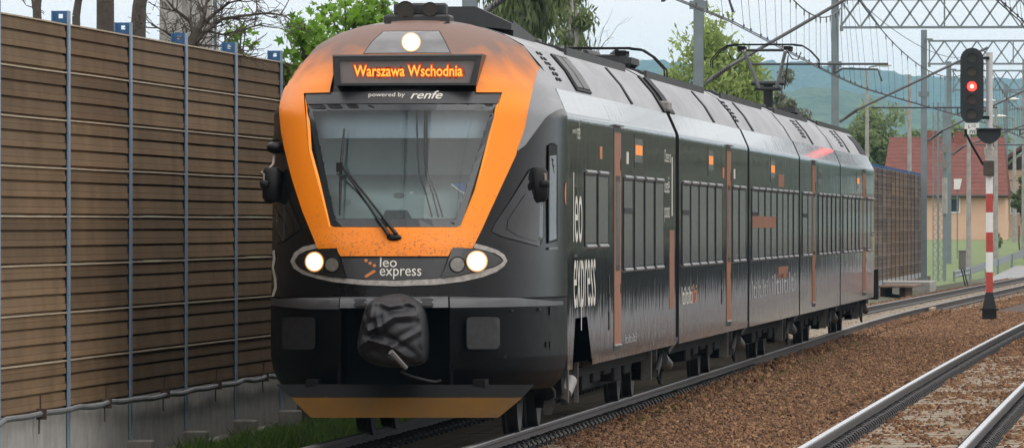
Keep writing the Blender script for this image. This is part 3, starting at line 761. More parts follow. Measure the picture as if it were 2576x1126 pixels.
dash_item('radio_set', [cr2(708,375), cr2(756,375), cr2(756,418), cr2(708,418)], mat('radio grey', (.26,.30,.29), .6))
pb = MB(); q = [(1515,250),(1640,330),(1632,338),(1513,262)]
pb.add([atY(*cr2(x,y), 1.2) for x, y in ((1515,250),(1632,246),(1634,332),(1580,302))], [(0,1,2,3)]).build('timetable_folder', mat('blue card', (.06,.14,.38), .5), dsh)
pb = MB().add([atY(*cr2(x,y), 1.19) for x, y in ((1513,250),(1580,302),(1634,332),(1634,346),(1560,300),(1512,264))], [(0,1,2,3,4,5)]); pb.build('timetable_pages', M_white, dsh)
for x0, x1 in ((1262,1370),(1312,1418),(1328,1452)):
    p = [atY(*cr1(x0 if x0!=1262 else 1250, 826), 1.05), atY(*cr2(x0-2,40), 1.0), atY(*cr2(x0+8,180), .9), atY(*cr2((x0+x1)/2+6,330), .8), atY(*cr2(x1,515), .68)]
    MB().tube(p, .008, 6).build('cab_cable', M_rubber, T, smooth=40)
bl_ = MB()
for k in range(9):
    u = k/8; xa, xb = CLRx[0][0]*1.0, CLRx[1][0]*1.0; x = xa+(xb-xa)*u
    for z in (2.93, 3.25): bl_.v.append((x, nose(x, z)+.17, z))
bl_.f = [(2*k, 2*k+2, 2*k+3, 2*k+1) for k in range(8)]; bl_.m = [0]*8
bl_.build('sun_blind', mat('sun blind', (.27,.33,.38), .7), T, normals=False)
# wipers
def nz_(px, py, off): h = hit(px, py); return (h[0], nose(h[0],h[2])-off, h[2])
wp = MB(); wp.ball(nz_(*cr2(1085,655), .05), (.072,.03,.035)); wip = wp.build('wiper', M_black, T, smooth=50)
for s_ in ((1050,640,690,115),(1105,632,700,118)):
    p = [nz_(*cr2(s_[0]+(s_[2]-s_[0])*t, s_[1]+(s_[3]-s_[1])*t), .085) for t in (0,.12,.3,.5,.7,.85,1)]
    MB().tube(p, [.022,.02,.013,.012,.011,.011,.011], 6).build('wiper_arm', M_black, wip, smooth=40)
p = [nz_(*cr2(975,520), .08), nz_(*cr2(800,300), .08), nz_(*cr2(660,175), .08)]; MB().tube(p, .007, 5).build('wiper_arm', M_black, wip)
MB().tube([nz_(*cr1(712,968), .055), nz_(*cr2(692,60), .06), nz_(*cr2(684,250), .06), nz_(*cr2(677,490), .05)], [.008,.016,.016,.008], 6).build('wiper_blade', M_black, wip)
MB().box(-.03,.03,-.02,.02,-.045,.045).build('wiper_joint', M_black, wip).location = nz_(*cr2(678,130), .09)
# --- headlight clusters, grey ring, logo
ringo = [(500,703),(400,725),(340,770),(312,835),(335,885),(400,930),(500,962),(620,988),(850,1012),(1100,1020),(1400,1010),(1600,985),(1750,952),(1850,912),(1905,870),(1927,830),(1905,785),(1860,752),(1780,722),(1690,700)]
ringi = [(508,735),(420,757),(370,785),(342,830),(362,868),(420,905),(505,932),(620,952),(860,974),(1100,978),(1390,966),(1590,940),(1730,908),(1830,878),(1880,850),(1900,828),(1880,800),(1840,775),(1765,752),(1680,735)]
M_grey = mat('grey ring paint', (.36,.34,.31), .55, col2=(.17,.155,.135), vscale=22)
conform('light_ring', [xzc(cr2(*p)) for p in ringo] + [xzc(cr2(*p)) for p in ringi[::-1]], M_grey, .016, .02, step=.05)
M_cluster = mat('lamp cluster', (.012,.012,.013), .22)
conform('logo_panel', xz([cr2(684,800), cr2(1486,800), cr2(1440,958), cr2(1200,972), cr2(900,972), cr2(728,956)]), mat('logo panel', (.020,.020,.022), .5, var=.2, vscale=10), .012, .02)
cl1 = conform('lamp_cluster', xz([cr2(*p) for p in ((344,828),(400,768),(520,744),(655,735),(690,850),(726,956),(600,948),(470,922),(385,886))]), M_cluster, .036, .04)
cl2 = conform('lamp_cluster', xz([cr2(*p) for p in ((1525,730),(1680,740),(1800,765),(1870,800),(1896,830),(1840,868),(1700,908),(1570,938),(1437,958),(1480,850))]), M_cluster, .036, .04)
lamp('headlight', cr2(487,837), 21, .05, ry=23); lamp('headlight', cr2(1707,833), 24, .05)
M_lens2 = mat('unlit lens', (.13,.12,.105), .25, var=.3, vscale=25)
for c, r in ((cr2(618,860), 17.5), (cr2(1560,858), 18.5)):
    o = conform('marker_lamp', xz(ring(c, r*1.12, 18)), M_rubber, .042, .02); conform('lens', xz(ring(c, r*.95, 18)), M_lens2, .05, .012, parent=o)
nose_text('lettering', 'leo', cr2(976,877), cr2(1105,803), M_letter, .0155); nose_text('lettering', 'express', cr2(974,968), cr2(1288,888), M_letter, .0155)
for p in ((872,828),(903,848),(935,866)): conform('logo_dot', xz(ring(cr2(*p), 4.2, 12)), M_oletter, .0165, .006)
conform('logo_slash', xz([cr2(*p) for p in ((860,946),(868,958),(884,952),(944,914),(942,902),(928,898),(866,938))]), M_oletter, .0165, .006)
# side glazing of the cab
M_cabglass = mat('cab side glass', (.006,.0065,.0065), .06, spec=.3)
for P_ in ([(2096,150),(1960,370),(1835,560),(1815,612),(1900,650),(2050,690),(2170,722),(2188,690),(2192,420),(2192,160)], ):
    conform('cab_quarter_panel', [xzc(cr2(*p)) for p in P_], M_cabglass, .010, .02)
    conform('cab_quarter_window', [xzc(cr2(*p)) for p in ((2060,330),(1935,520),(1925,590),(2000,640),(2150,690),(2172,660),(2172,330))], M_cabglass, .016, .02)
conform('cab_quarter_panel', [xzc(cr2(*p)) for p in ((255,240),(330,460),(385,590),(250,690),(205,700),(200,420),(215,260))], M_cabglass, .010, .02)
conform('cab_side_window', [xzc(p) for p in ((1378,366),(1390,359),(1399,366),(1401,480),(1400,606),(1377,612),(1376,480))], M_rubber, .012, .02)
conform('cab_side_pane', [xzc(p) for p in ((1380,392),(1397,390),(1398,600),(1379,606))], mat('cab pane', (.03,.028,.024), .12), .018, .02)
conform('window_sill', [xzc(p) for p in ((1378,622),(1400,620),(1400,626),(1378,628))], M_frame, .02, .02)
conform('silver_corner', [xzc((628.9+.447*x, .447*y)) for x, y in ((1620,372),(1582,460),(1562,600),(1532,720),(1500,850),(1545,815),(1600,740),(1660,660),(1710,626),(1758,612),(1752,560),(1718,490),(1660,410))], mat('silver grey corner', (.16,.165,.175), .28, var=.1, vscale=2), .022, .03)  # paler grey panel over the black nose corner
conform('side_letter', [xzc(p) for p in ((686,630),(692,628),(695,650),(691,672),(697,700),(698,725),(691,745),(685,745),(691,722),(690,700),(685,675),(688,650))], M_letter, .006, .01)
# --- mirrors
def mirror(px, mx_, flip):
    c = atY(px, 371, 1.75); r_ = MB(); r_.ball(c, (.088,.10,.062), 16, 10); r_.lathe([(-.08,.03),(-.05,.035)], (c[0],c[1],c[2]+.13), 'z', 10)
    o = r_.build('mirror_arm_base', M_black, T, smooth=50)
    cb = atY(mx_, 464, 1.6)
    a = MB(); pa = [(c[0]+.01*flip, c[1], c[2]-.05), (c[0]+.015*flip, c[1]-.05, c[2]-.16), (c[0]+.06*flip, c[1]-.1, c[2]-.22), (c[0]+.12*flip, cb[1]-.03, c[2]-.25), (cb[0]+.075*flip, cb[1]-.05, cb[2]+.10), (cb[0]+.08*flip, cb[1]-.05, cb[2]-.02)]
    a.tube(pa, .014, 8); a.build('mirror_arm', mat('worn metal tube', (.30,.27,.23), .4, .6, var=.3, vscale=30), o, smooth=40)
    h_ = MB(); h_.cbox(cb[0]-.095, cb[0]+.095, cb[1]-.07, cb[1]+.07, cb[2]-.17, cb[2]+.165, .045); h_.cbox(cb[0]+(.02 if flip>0 else -.115), cb[0]+(.115 if flip>0 else -.02), cb[1]-.085, cb[1]+.05, cb[2]-.03, cb[2]+.04, .015)
    h_.build('mirror_housing', M_black, o, smooth=50)
mirror(1331, 1353, 1); mirror(693, 685, -1)
# --- covered coupler
bag = MB(); co_ = atY(*cr3(990,300), -.35); NB = 90; NR = 60
outl = [(985,50),(870,75),(810,130),(785,200),(765,300),(745,400),(760,470),(850,540),(1000,562),(1150,550),(1220,520),(1230,400),(1225,280),(1205,140),(1130,75),(1050,48)]
outl = smooth_poly(outl, 2); cc = (990, 300)
angs = sorted([(math.atan2(-(y-cc[1]), x-cc[0]), math.hypot(x-cc[0], y-cc[1])) for x, y in outl])
tab = [(angs[-1][0]-2*math.pi, angs[-1][1])] + angs + [(angs[0][0]+2*math.pi, angs[0][1])]
sc_ = .3575*(84.35/F)
fp = lambda *q: [((a_-cc[0])*sc_, -(b_-cc[1])*sc_) for a_, b_ in q]
FOLDS = [(fp((872,85),(862,190),(848,300)), .030, .055), (fp((848,300),(940,268),(1030,205),(1165,195)), .032, .065), (fp((1105,95),(1150,120),(1190,165)), .022, .045), (fp((770,420),(850,362),(1000,405),(1130,490)), .034, .075),
         (fp((800,140),(880,92),(1000,135),(1130,108)), .026, .040), (fp((800,210),(835,280),(850,300)), .022, .04), (fp((1192,150),(1215,250),(1222,400)), .026, .05), (fp((930,300),(900,215),(905,120)), .022, .028), (fp((1000,420),(1120,350),(1200,300)), .026, .035), (fp((850,480),(960,520),(1080,500)), .03, .04)]
for j in range(NR+1):
    ph = (math.pi*.5)*j/NR*1.25
    for i in range(NB*2):
        th = -math.pi+2*math.pi*i/(NB*2); rad = lerp_tab(tab, th)*sc_
        rr_ = math.sin(min(ph, math.pi/2)); dpt = .42*math.cos(min(ph,math.pi/2)) - max(0, ph-math.pi/2)*.9
        x = rad*rr_*math.cos(th); z = rad*rr_*math.sin(th)
        wr = 0
        # slack folds: sharp ridges running between the tie points
        for pa, wd_, am in FOLDS:
            dm = 9.; 
            for (ax, az), (bx, bz) in zip(pa, pa[1:]):
                ux, uz = bx-ax, bz-az; tt_ = max(0, min(1, ((x-ax)*ux+(z-az)*uz)/(ux*ux+uz*uz))); dm = min(dm, math.hypot(x-ax-ux*tt_, z-az-uz*tt_))
            wr += .8*am*(math.exp(-dm/wd_)-.55*math.exp(-(dm-wd_*1.9)**2/(wd_*wd_)))
        wr += .008*mnoise.noise(Vector((x*7, z*7, 3)))
        bag.v.append((co_[0]+x*1.02, co_[1]-dpt+.16-wr*(1 if rr_ < .9 else .35), co_[2]+z*1.02))
W2 = NB*2
for j in range(NR):
    for i in range(W2): bag.f.append((j*W2+i, j*W2+(i+1)%W2, (j+1)*W2+(i+1)%W2, (j+1)*W2+i)); bag.m.append(0)
bagm = bag.build('coupler_cover', mat('black tarpaulin', (.012,.012,.0145), .5, bump=.004, bscale=9, spec=.4), T, smooth=80)
cpb = MB(); cpb.cbox(co_[0]-.16, co_[0]+.16, co_[1]+.2, 1.0, co_[2]-.15, co_[2]+.15, .03); cpb.build('coupler_shank', M_under, T)
a_, b_ = atY(*cr3(990,450), -.88), atY(*cr3(1100,565), -.78)
MB().tube([a_, b_], [.03,.022], 8).build('coupler_handle', mat('grey grip', (.11,.105,.105), .5), bagm, smooth=40)
MB().tube([atY(*cr3(*p), -.2) for p in ((1060,590),(1130,620),(1240,650),(1310,662),(1345,650))], .012, 6).build('air_hose', M_grime, T, smooth=40)
# --- plough
pl = MB(); q0, q1, q2, q3 = [atY(*cr3(*p), .12) for p in ((183,678),(2000,682),(1918,770),(288,770))]
back = .5
def slab(m, ps, dy, mi): m.add([tuple(p) for p in ps] + [(p[0], p[1]+dy, p[2]) for p in ps], [tuple(range(len(ps)))] + [tuple(range(2*len(ps)-1, len(ps)-1, -1))] + [(i,(i+1)%len(ps),len(ps)+(i+1)%len(ps),len(ps)+i) for i in range(len(ps))], mi)
def bow(px, py, dy): p = atY(px, py, dy); u = (p[0])/1.2; return atY(px, py, dy + .10*u*u)
top = [cr3(183+(2000-183)*k/8, 678+k*.5) for k in range(9)]; mid = [cr3(288+(1918-288)*k/8, 770) for k in range(9)]; low = [cr3(428+(1747-428)*k/8, 912) for k in range(9)]
up = MB(); v_t = [bow(*p, .02) for p in top]; v_m = [bow(*p, -.06) for p in mid]; v_l = [bow(*p, -.16) for p in low]
for k in range(8):
    slab(up, [v_m[k], v_m[k+1], v_t[k+1], v_t[k]], .03, 0)
plo = up.build('plough', mat('plough black', (.004,.004,.0045), .6, spec=.12), T)
lo_ = MB()
for k in range(8): slab(lo_, [v_l[k], v_l[k+1], (v_m[k+1][0], v_m[k+1][1]-.002, v_m[k+1][2]-.002), (v_m[k][0], v_m[k][1]-.002, v_m[k][2]-.002)], .03, 0)
lo_.build('plough_blade', mat('plough amber', (.115,.055,.006), .6, col2=(.085,.048,.022), vscale=1.6, spec=.05), plo)
br = MB()
for x in (-.8, .8): br.box(x-.06, x+.06, .05, .7, .3, .62)
br.build('plough_bracket', M_under, plo)
# --- car bodies
PROF = [(1.30,.62),(1.44,.66),(1.44,.72),(1.44,3.10),(1.44,3.165),(1.43,3.20),(1.427,3.207),(1.328,3.43),(1.325,3.437),(1.313,3.437),(1.18,3.66),(1.0,3.87),(.80,3.98),(.58,4.05),(.32,4.10)]
FULL = PROF + [(-x, z) for x, z in PROF[::-1]]
SEAMS = [YF, sideY(1699.4), sideY(1708), sideY(1880.3), sideY(1885), sideY(2009.6), sideY(2012.6), sideY(2112.5), sideY(2114.7), sideY(2209)]
CAR = [(SEAMS[0]+.003, SEAMS[1]), (SEAMS[2], SEAMS[3]), (SEAMS[4], SEAMS[5]), (SEAMS[6], SEAMS[7]), (SEAMS[8], SEAMS[9])]
M_seam = mat('bellows', (.006,.006,.007), .8)
def arch(y): return 0
def car_body(y0, y1, idx):
    m = MB(); n = len(FULL); ys = [y0 + (y1-y0)*k/10 for k in range(11)]
    def sect(Y, Lc):
        k = 1.0
        pts = []
        for x, z in FULL:
            xx, zz = x, z
            if idx == 4 and Y > y1-3.0:
                t = (Y-(y1-3.0))/3.0; xx = x*(1-.16*t**3); zz = z-(.9*t**2.2 if z > 3.3 else .0)*max(0,(z-3.1))/1.0
            if idx == 0 and z < .7 and 0: zz = z
            pts.append((xx, Y, zz))
        return pts
    if idx == 4: ys = ys[:9] + [y1-3+3*k/6 for k in range(7)]
    for Y in ys: m.v += sect(Y, 0)
    for j in range(len(ys)-1):
        for i in range(n-1):
            zmid = (FULL[i][1]+FULL[i+1][1])/2
            m.f.append((j*n+i, j*n+i+1, (j+1)*n+i+1, (j+1)*n+i)); m.m.append(1 if zmid > 3.4365 else 0)
    m.f += [tuple(range(n)), tuple(range((len(ys)-1)*n, len(ys)*n))]; m.m += [2, 0]
    m.f += [(j*n, (j+1)*n, (j+1)*n+n-1, j*n+n-1) for j in range(len(ys)-1)]; m.m += [2]*(len(ys)-1)
    return m.build('car_body', [M_side, M_roof, M_seam], T, smooth=20)
bodies = []
for i, (a, b) in enumerate(CAR):
    if i == 0:
        # first car: wheel arch cut into the skirt behind the bumper
        m = MB(); n = len(FULL); ya0, ya1, ya2, ya3 = sideY(1441), sideY(1447), sideY(1477), sideY(1490)
        ys = [a, max(a+.05,ya0), ya1, ya2, ya3, 8, 12, 16, b]
        for k, Y in enumerate(ys):
            for x, z in FULL:
                zz = z
                if z < .7 and k in (2, 3): zz = z + .50
                m.v.append((x, Y, zz))
        for j in range(len(ys)-1):
            for q in range(n-1):
                zmid = (FULL[q][1]+FULL[q+1][1])/2
                m.f.append((j*n+q, j*n+q+1, (j+1)*n+q+1, (j+1)*n+q)); m.m.append(1 if zmid > 3.4365 else 0)
            m.f.append((j*n, (j+1)*n, (j+1)*n+n-1, j*n+n-1)); m.m.append(2)
        m.f += [tuple(range(n)), tuple(range((len(ys)-1)*n, len(ys)*n))]; m.m += [2, 2]
        bodies.append(m.build('car_body', [M_side, M_roof, M_seam], T, smooth=20))
    else: bodies.append(car_body(a, b, i))
for i in range(4):
    a, b = SEAMS[2*i+1], SEAMS[2*i+2]; m = MB(); m.prism([(x*.93, .7+(z-.62)*.955) for x, z in FULL], 'y', a-.02, b+.02); m.build('gangway_bellows', M_seam, T)
# windows, doors, displays on the side the photo shows
SX = 1.44
def window(parent, p0, p1, z0, z1, hopper=False):
    y0, y1 = sideY(p0), sideY(p1); m = MB(); r = .05
    m.box(SX-.01, SX+.005, y0, y1, z0, z1, 0)
    m.box(SX+.004, SX+.007, y0+.05, y1-.05, z0+.04, z1-.04, 1)
    for z in (z0, z1): m.tube([(SX+.003, y0+.10, z),(SX+.003, y1-.10, z)], .024, 8, 2)  # paler bars: sky highlight on the frame's top and bottom put into colour
    for y in (y0+.02, y1-.02): m.tube([(SX, y, z0),(SX, y, z1)], .010, 6, 0)
    if hopper:
        zz = z0+(z1-z0)*.64; m.box(SX+.005, SX+.011, y0+.06, y1-.06, zz-.03, zz+.03, 0)
    m.build('window', [M_wframe, M_glass, M_frame], parent, smooth=40)
ZB, ZT = 1.60, 2.61
WINS = [[(1470.4,1498.9,1.87,2.63,0),(1503.3,1529,1.87,2.63,0),(1567.6,1590.4,ZB,ZT,1),(1595.4,1617.9,ZB,ZT,0),(1621.5,1643.3,ZB,ZT,0),(1647.3,1668.4,ZB,ZT,0)],
        [(1715.3,1734.4,ZB,ZT,1),(1737,1756,ZB,ZT,0),(1758.5,1776.3,ZB,ZT,0),(1779.3,1796.4,ZB,ZT,0),(1800,1815.8,ZB,ZT,0),(1842,1856.7,ZB,ZT,0),(1859.4,1875,ZB,ZT,0)],
        [(1890.8,1905.9,ZB,ZT,1)]+[(p,q,ZB,ZT,0) for p,q in ((1907.6,1921.5),(1924.3,1937.2),(1939.4,1952.2),(1955,1967.3),(1969,1980.2),(1982.4,1993),(1995.8,2007))],
        [(2018,2030.5,ZB,ZT,1)]+[(p,q,ZB,ZT,0) for p,q in ((2032,2041.6),(2058.4,2067.3),(2069.6,2078),(2080.7,2089),(2092,2099.8),(2102.5,2110.4))],
        [(p,q,ZB,ZT,0) for p,q in ((2120.4,2130),(2132,2140.5),(2142,2149.5),(2152,2159),(2161,2169),(2181,2189.5))]+[(2190.6,2197.9,1.9,ZT,0)]]
for bo, ws_ in zip(bodies, WINS):
    for p, q, z0, z1, h in ws_: window(bo, p, q, z0, z1, h)
for i, (p0, p1) in ((0,(1544.6,1561)),(1,(1827.6,1838)),(3,(2043,2051)),(4,(2170,2177.5))):
    y0, y1 = sideY(p0), sideY(p1); m = MB()
    m.box(SX-.01, SX+.0025, y0-.06, y1+.06, .74, 3.14, 2)
    m.box(SX-.01, SX+.006, y0, y1, .79, 3.08, 0)
    m.box(SX+.005, SX+.0085, y0+.20, y1-.20, 1.60, 2.62, 2); m.box(SX+.008, SX+.0105, y0+.27, y1-.27, 1.66, 2.56, 1)
    m.tube([(SX+.006, y0-.02, .80),(SX+.006, y1+.02, .80)], .014, 6, 3); m.box(SX-.02, SX+.03, y0-.08, y1+.1, 3.15, 3.165, 3)
    m.box(SX+.006, SX+.016, y1-.12, y1-.06, 2.68, 2.80, 2); m.box(SX+.006, SX+.016, y1-.12, y1-.06, 1.36, 1.46, 2)
    m.build('door', [M_door, M_glass, M_black, M_frame], bodies[i], smooth=40)
M_sled = mat('side amber matrix', (.02,.01,0), .5, emit=(1,.28,.03), estr=.9)
M_soff = mat('side matrix off', (.03,.03,.03), .3)
for i, p0, p1, lit in ((0,1595.4,1616,1),(1,1781,1794,1),(2,1938,1949,1),(3,2058,2065,0),(4,2155,2161,1)):
    y0, y1 = sideY(p0), sideY(p1); m = MB(); m.box(SX-.01, SX+.004, y0, y1, 2.72, 3.10, 0); m.box(SX+.003, SX+.007, y0+.12, y1-.08, 2.79, 3.05, 1); m.box(SX+.006, SX+.009, y0+.16, y1-.12, 2.87, 2.98, 2)
    m.build('side_display', [M_side, M_glass, M_sled if lit else M_soff], bodies[i])
# side livery
def side_text(parent, s, y0, y1, z0, z1, mt, **k):
    v2, fs = text_fit(s, y0, y1, z0, z1, **k); m = MB(); m.add([(SX+.0035, a, b) for a, b in v2], fs); m.build('lettering', mt, parent, normals=False)
b0 = bodies[0]
side_text(b0, 'leo', sideY(1441.5), sideY(1464), 1.915, 2.615, M_letter); side_text(b0, 'express', sideY(1442.7), sideY(1497.4), 1.03, 1.745, M_letter)
side_text(b0, 'powered by', sideY(1441.5)-.1, sideY(1441.5)+.5, 2.99, 3.06, M_letter); side_text(b0, 'renfe', sideY(1441.5)+.55, sideY(1441.5)+1.05, 2.95, 3.12, M_letter, shear=.3)
def side_shape(parent, name, poly, mt):
    m = MB(); m.prism(poly, 'x', SX-.002, SX+.0035); return m.build(name, mt, parent)
def nose_shape(name, poly, mt): return conform(name, [xzc(p) for p in poly], mt, .006, .01)
for c in ((1422.8,487),(1428.8,533),(1435,578)): nose_shape('logo_dot', ring(c, 3.6, 14, 29), M_oletter)
nose_shape('logo_slash', [(1437,660),(1439,668),(1434,720),(1427,795),(1423.6,812),(1422.6,800),(1426,735),(1431,690)], M_oletter)
# locker and handles behind the cab
for y0, y1, z0, z1 in ((sideY(1443),sideY(1450),1.95,2.5),(sideY(1443.5),sideY(1452),1.25,1.8)):
    m = MB(); m.box(SX-.01, SX+.003, y0, y0+.03, z0, z1); m.box(SX-.01, SX+.003, y1-.03, y1, z0, z1); m.box(SX-.01, SX+.003, y0+.03, y1-.03, z1-.03, z1); m.build('locker_frame', [M_black], b0)
def bars(parent, p0, p1, z0, z1, mt, n):     # slogans too far off to read: tall narrow letters
    side_text(parent, ''.join('lit'[(k*2+n) % 3] for k in range(n)), sideY(p0), sideY(p1), z0, z1, mt)
side_text(b0, 'Chcete na', sideY(1671), sideY(1687.5), 2.83, 2.98, M_letter); side_text(b0, 'cestě', sideY(1671), sideY(1683.5), 2.47, 2.66, M_letter); side_text(b0, 'pracovat', sideY(1671), sideY(1684), 2.12, 2.32, M_letter)
m = MB(); m.box(SX, SX+.0035, sideY(1684), sideY(1696), 1.10, 2.03); m.build('livery_block', mat('faded orange', (.22,.080,.036), .45, var=.15, vscale=4), b0)
m = MB(); m.box(SX, SX+.0035, sideY(1690), sideY(1691.5), 2.2, 2.9); m.build('livery_stripe', M_letter, b0)
bars(bodies[1], 1714.5, 1741, 1.12, 1.34, M_letter, 9); bars(bodies[1], 1741, 1752, 1.12, 1.36, M_oletter, 4)
bars(bodies[2], 1892, 1930, 1.05, 1.3, mat('grey slogan', (.33,.33,.33), .5), 9); bars(bodies[2], 1942, 2000, 1.05, 1.36, MATS['grey slogan'], 10)
for p0, p1, z0, z1 in ((1958,1972,2.67,2.86),(1958,1982,1.28,1.46),(1891,1950,2.05,2.22)):
    m = MB(); m.box(SX, SX+(.0035 if z1 < 2 or z0 > 2.6 else .0115), sideY(p0), sideY(p1), z0, z1); m.build('livery_block', MATS['faded orange'], bodies[2])
for i, pp in enumerate(((1509,2.78),(1576,2.76),(1818,2.72),(1846,2.72))):
    m = MB(); ya = sideY(pp[0]); m.box(SX, SX+.0035, ya, ya+.35, pp[1], pp[1]+.13); m.build('class_badge', M_letter if i % 2 else M_oletter, bodies[0] if i < 2 else bodies[1])
for px, z0, i in ((1531,1.36,0),(1531,.98,0),(1815,1.3,1),(1815,1.05,1)):
    m = MB(); ya = sideY(px); m.box(SX-.01, SX+.006, ya, ya+.12, z0, z0+.2); m.build('service_flap', M_black, bodies[i])
m = MB(); ya = sideY(1573); bars(b0, 1572, 1600, .80, .90, MATS['grey slogan'], 9)
# --- roof fittings: slots, hatch, vents; roof facet from (1.325,3.437) to (1.0,3.87)
def facet(Y, t, up=.0): return (1.3255-.3255*t+up*.8, Y, 3.437+.433*t+up*.6)
def roof_quad(name, y0, y1, t0, t1, mt, parent, up=.012):
    def fc(Y, t):
        # follow the two facets of the roof side
        pts = [(1.318,3.437),(1.18,3.66),(1.0,3.87)]
        k = 0 if t < .5 else 1; u = t*2-k; a_, b_ = pts[k], pts[k+1]; return (a_[0]+(b_[0]-a_[0])*u, a_[1]+(b_[1]-a_[1])*u)
    m = MB(); ts = [t0+(t1-t0)*k/4 for k in range(5)]
    for k in range(4):
        vs = []
        for t in (ts[k], ts[k+1]):
            x, z = fc(0, t)
            for Y in (y0, y1): vs += [(x+up*.85, Y, z+up*.55), (x-.02, Y, z-.02)]
        m.add(vs, [(0,2,6,4),(1,5,7,3),(0,4,5,1),(2,3,7,6),(0,1,3,2),(4,6,7,5)])
    return m.build(name, mt, parent)
def topline(px): return atX(px, 566, 1.325)[1]
b1, b2, b3, b4 = bodies[1:]
ya, yb = topline(1455), topline(1492)
roof_quad('roof_hatch', ya, yb, .06, .92, M_rubber, b0, .018)
roof_quad('hatch_cover', ya+.15, ya+1.0, .12, .86, mat('hatch grey', (.06,.06,.062), .5), b0, .03); roof_quad('hatch_cover', ya+1.15, yb-.15, .12, .86, MATS['hatch grey'], b0, .03)
for k in range(6):
    for d in (0, .42): roof_quad('roof_vent', topline(1417)+d, topline(1417)+d+.25, .22+.12*k, .28+.12*k, M_rubber, b0)
for bo, px, w_ in ((b0,1591,.34),(b1,1797,.45),(b2,1886,.0),(b2,1895,.5),(b3,2046,.5),(b4,2138,.45)):
    if w_: roof_quad('roof_slot', topline(px), topline(px)+w_, .04, .98, M_rubber, bo)
roof_quad('roof_end_fairing', CAR[0][1]-.45, CAR[0][1]-.02, 0, 1, M_rubber, b0, .02)
roof_quad('roof_end_fairing', CAR[1][0]+.02, CAR[1][0]+1.1, 0, 1, M_rubber, b1, .02)
for k in range(6):
    for d in (0, .5, 1.0): roof_quad('roof_vent', topline(1872)+d-1.4, topline(1872)+d+.3-1.4, .25+.12*k, .31+.12*k, M_rubber, b1)
for k in range(6):
    roof_quad('roof_vent', topline(2030), topline(2030)+1.4, .25+.12*k, .31+.12*k, M_rubber, b3); roof_quad('roof_vent', topline(2125), topline(2125)+1.3, .25+.12*k, .31+.12*k, M_rubber, b4)
roof_quad('roof_hatch', topline(2168), topline(2182), .1, .9, M_rubber, b4)
for i, (y0, y1) in enumerate(CAR):
    ls = [(.9, y0+1.5, y1-2.5)] if i else [(.9, 10., y1-2)]
    for x, p, q in ls:
        m = MB(); L_ = q-p
        for k in range(3):
            a_ = p+L_*k/3+.4; b_ = a_+L_/3*random.uniform(.45,.75)
            for s_ in (-1, 1):
                m.prism([(s_*.30,4.06),(s_*.86,3.93),(s_*.87,3.985),(s_*.84,4.0),(s_*.34,4.115),(s_*.30,4.11)], 'y', a_, b_)
                m.cbox(min(s_*.30,s_*.48), max(s_*.30,s_*.48), b_+.2, b_+.8, 4.03, 4.13, .02)
        m.box(.93, .96, p, q, 3.88, 3.98); m.build('roof_equipment', M_dark, bodies[i])
# grey box with insulators above the first joint
m = MB(); m.cbox(1.10, 1.36, CAR[0][1]+.05, CAR[0][1]+.7, 3.46, 3.58, .02); m.build('joint_cover', mat('dirty grey', (.25,.24,.22), .6, var=.3, vscale=12), b0)
# horns and front roof fairing
hr = MB(); c = atY(1020, 25, 2.75); c2 = atY(1082, 23, 2.75)
hr.cbox(atY(990,30,2.9)[0], atY(1122,30,2.9)[0], 2.9, 3.15, atY(1000,40,2.9)[2], atY(1000,8,2.9)[2], .02)
hr.cbox(-.35,.3,2.75,3.3,4.05,4.16,.02)
ho = hr.build('horn_bracket', M_dark, T)
for cc_, r_ in ((c,.088),(c2,.07)):
    k = MB(); k.lathe([(0,.02),(0,r_*.9),(-.01,r_),(.05,r_*.98),(.25,r_*.55),(.4,.03)], cc_, 'y', 18); k.build('horn', mat('horn mesh', (.03,.026,.022), .8, var=.5, vscale=60), ho, smooth=40)
fr_ = MB(); pa = [atY(1128,18,4.2), atY(1200,18,4.2), atY(1290,60,4.2), atY(1290,76,4.2), atY(1128,60,4.2)]
fr_.prism([(p[0],p[2]) for p in pa], 'y', 4.0, 4.5); fr_.prism([(4.5,4.14),(7.5,4.03),(7.5,3.9),(4.5,3.9)], 'x', .2, .8); fr_.build('roof_fairing', M_dark, T)
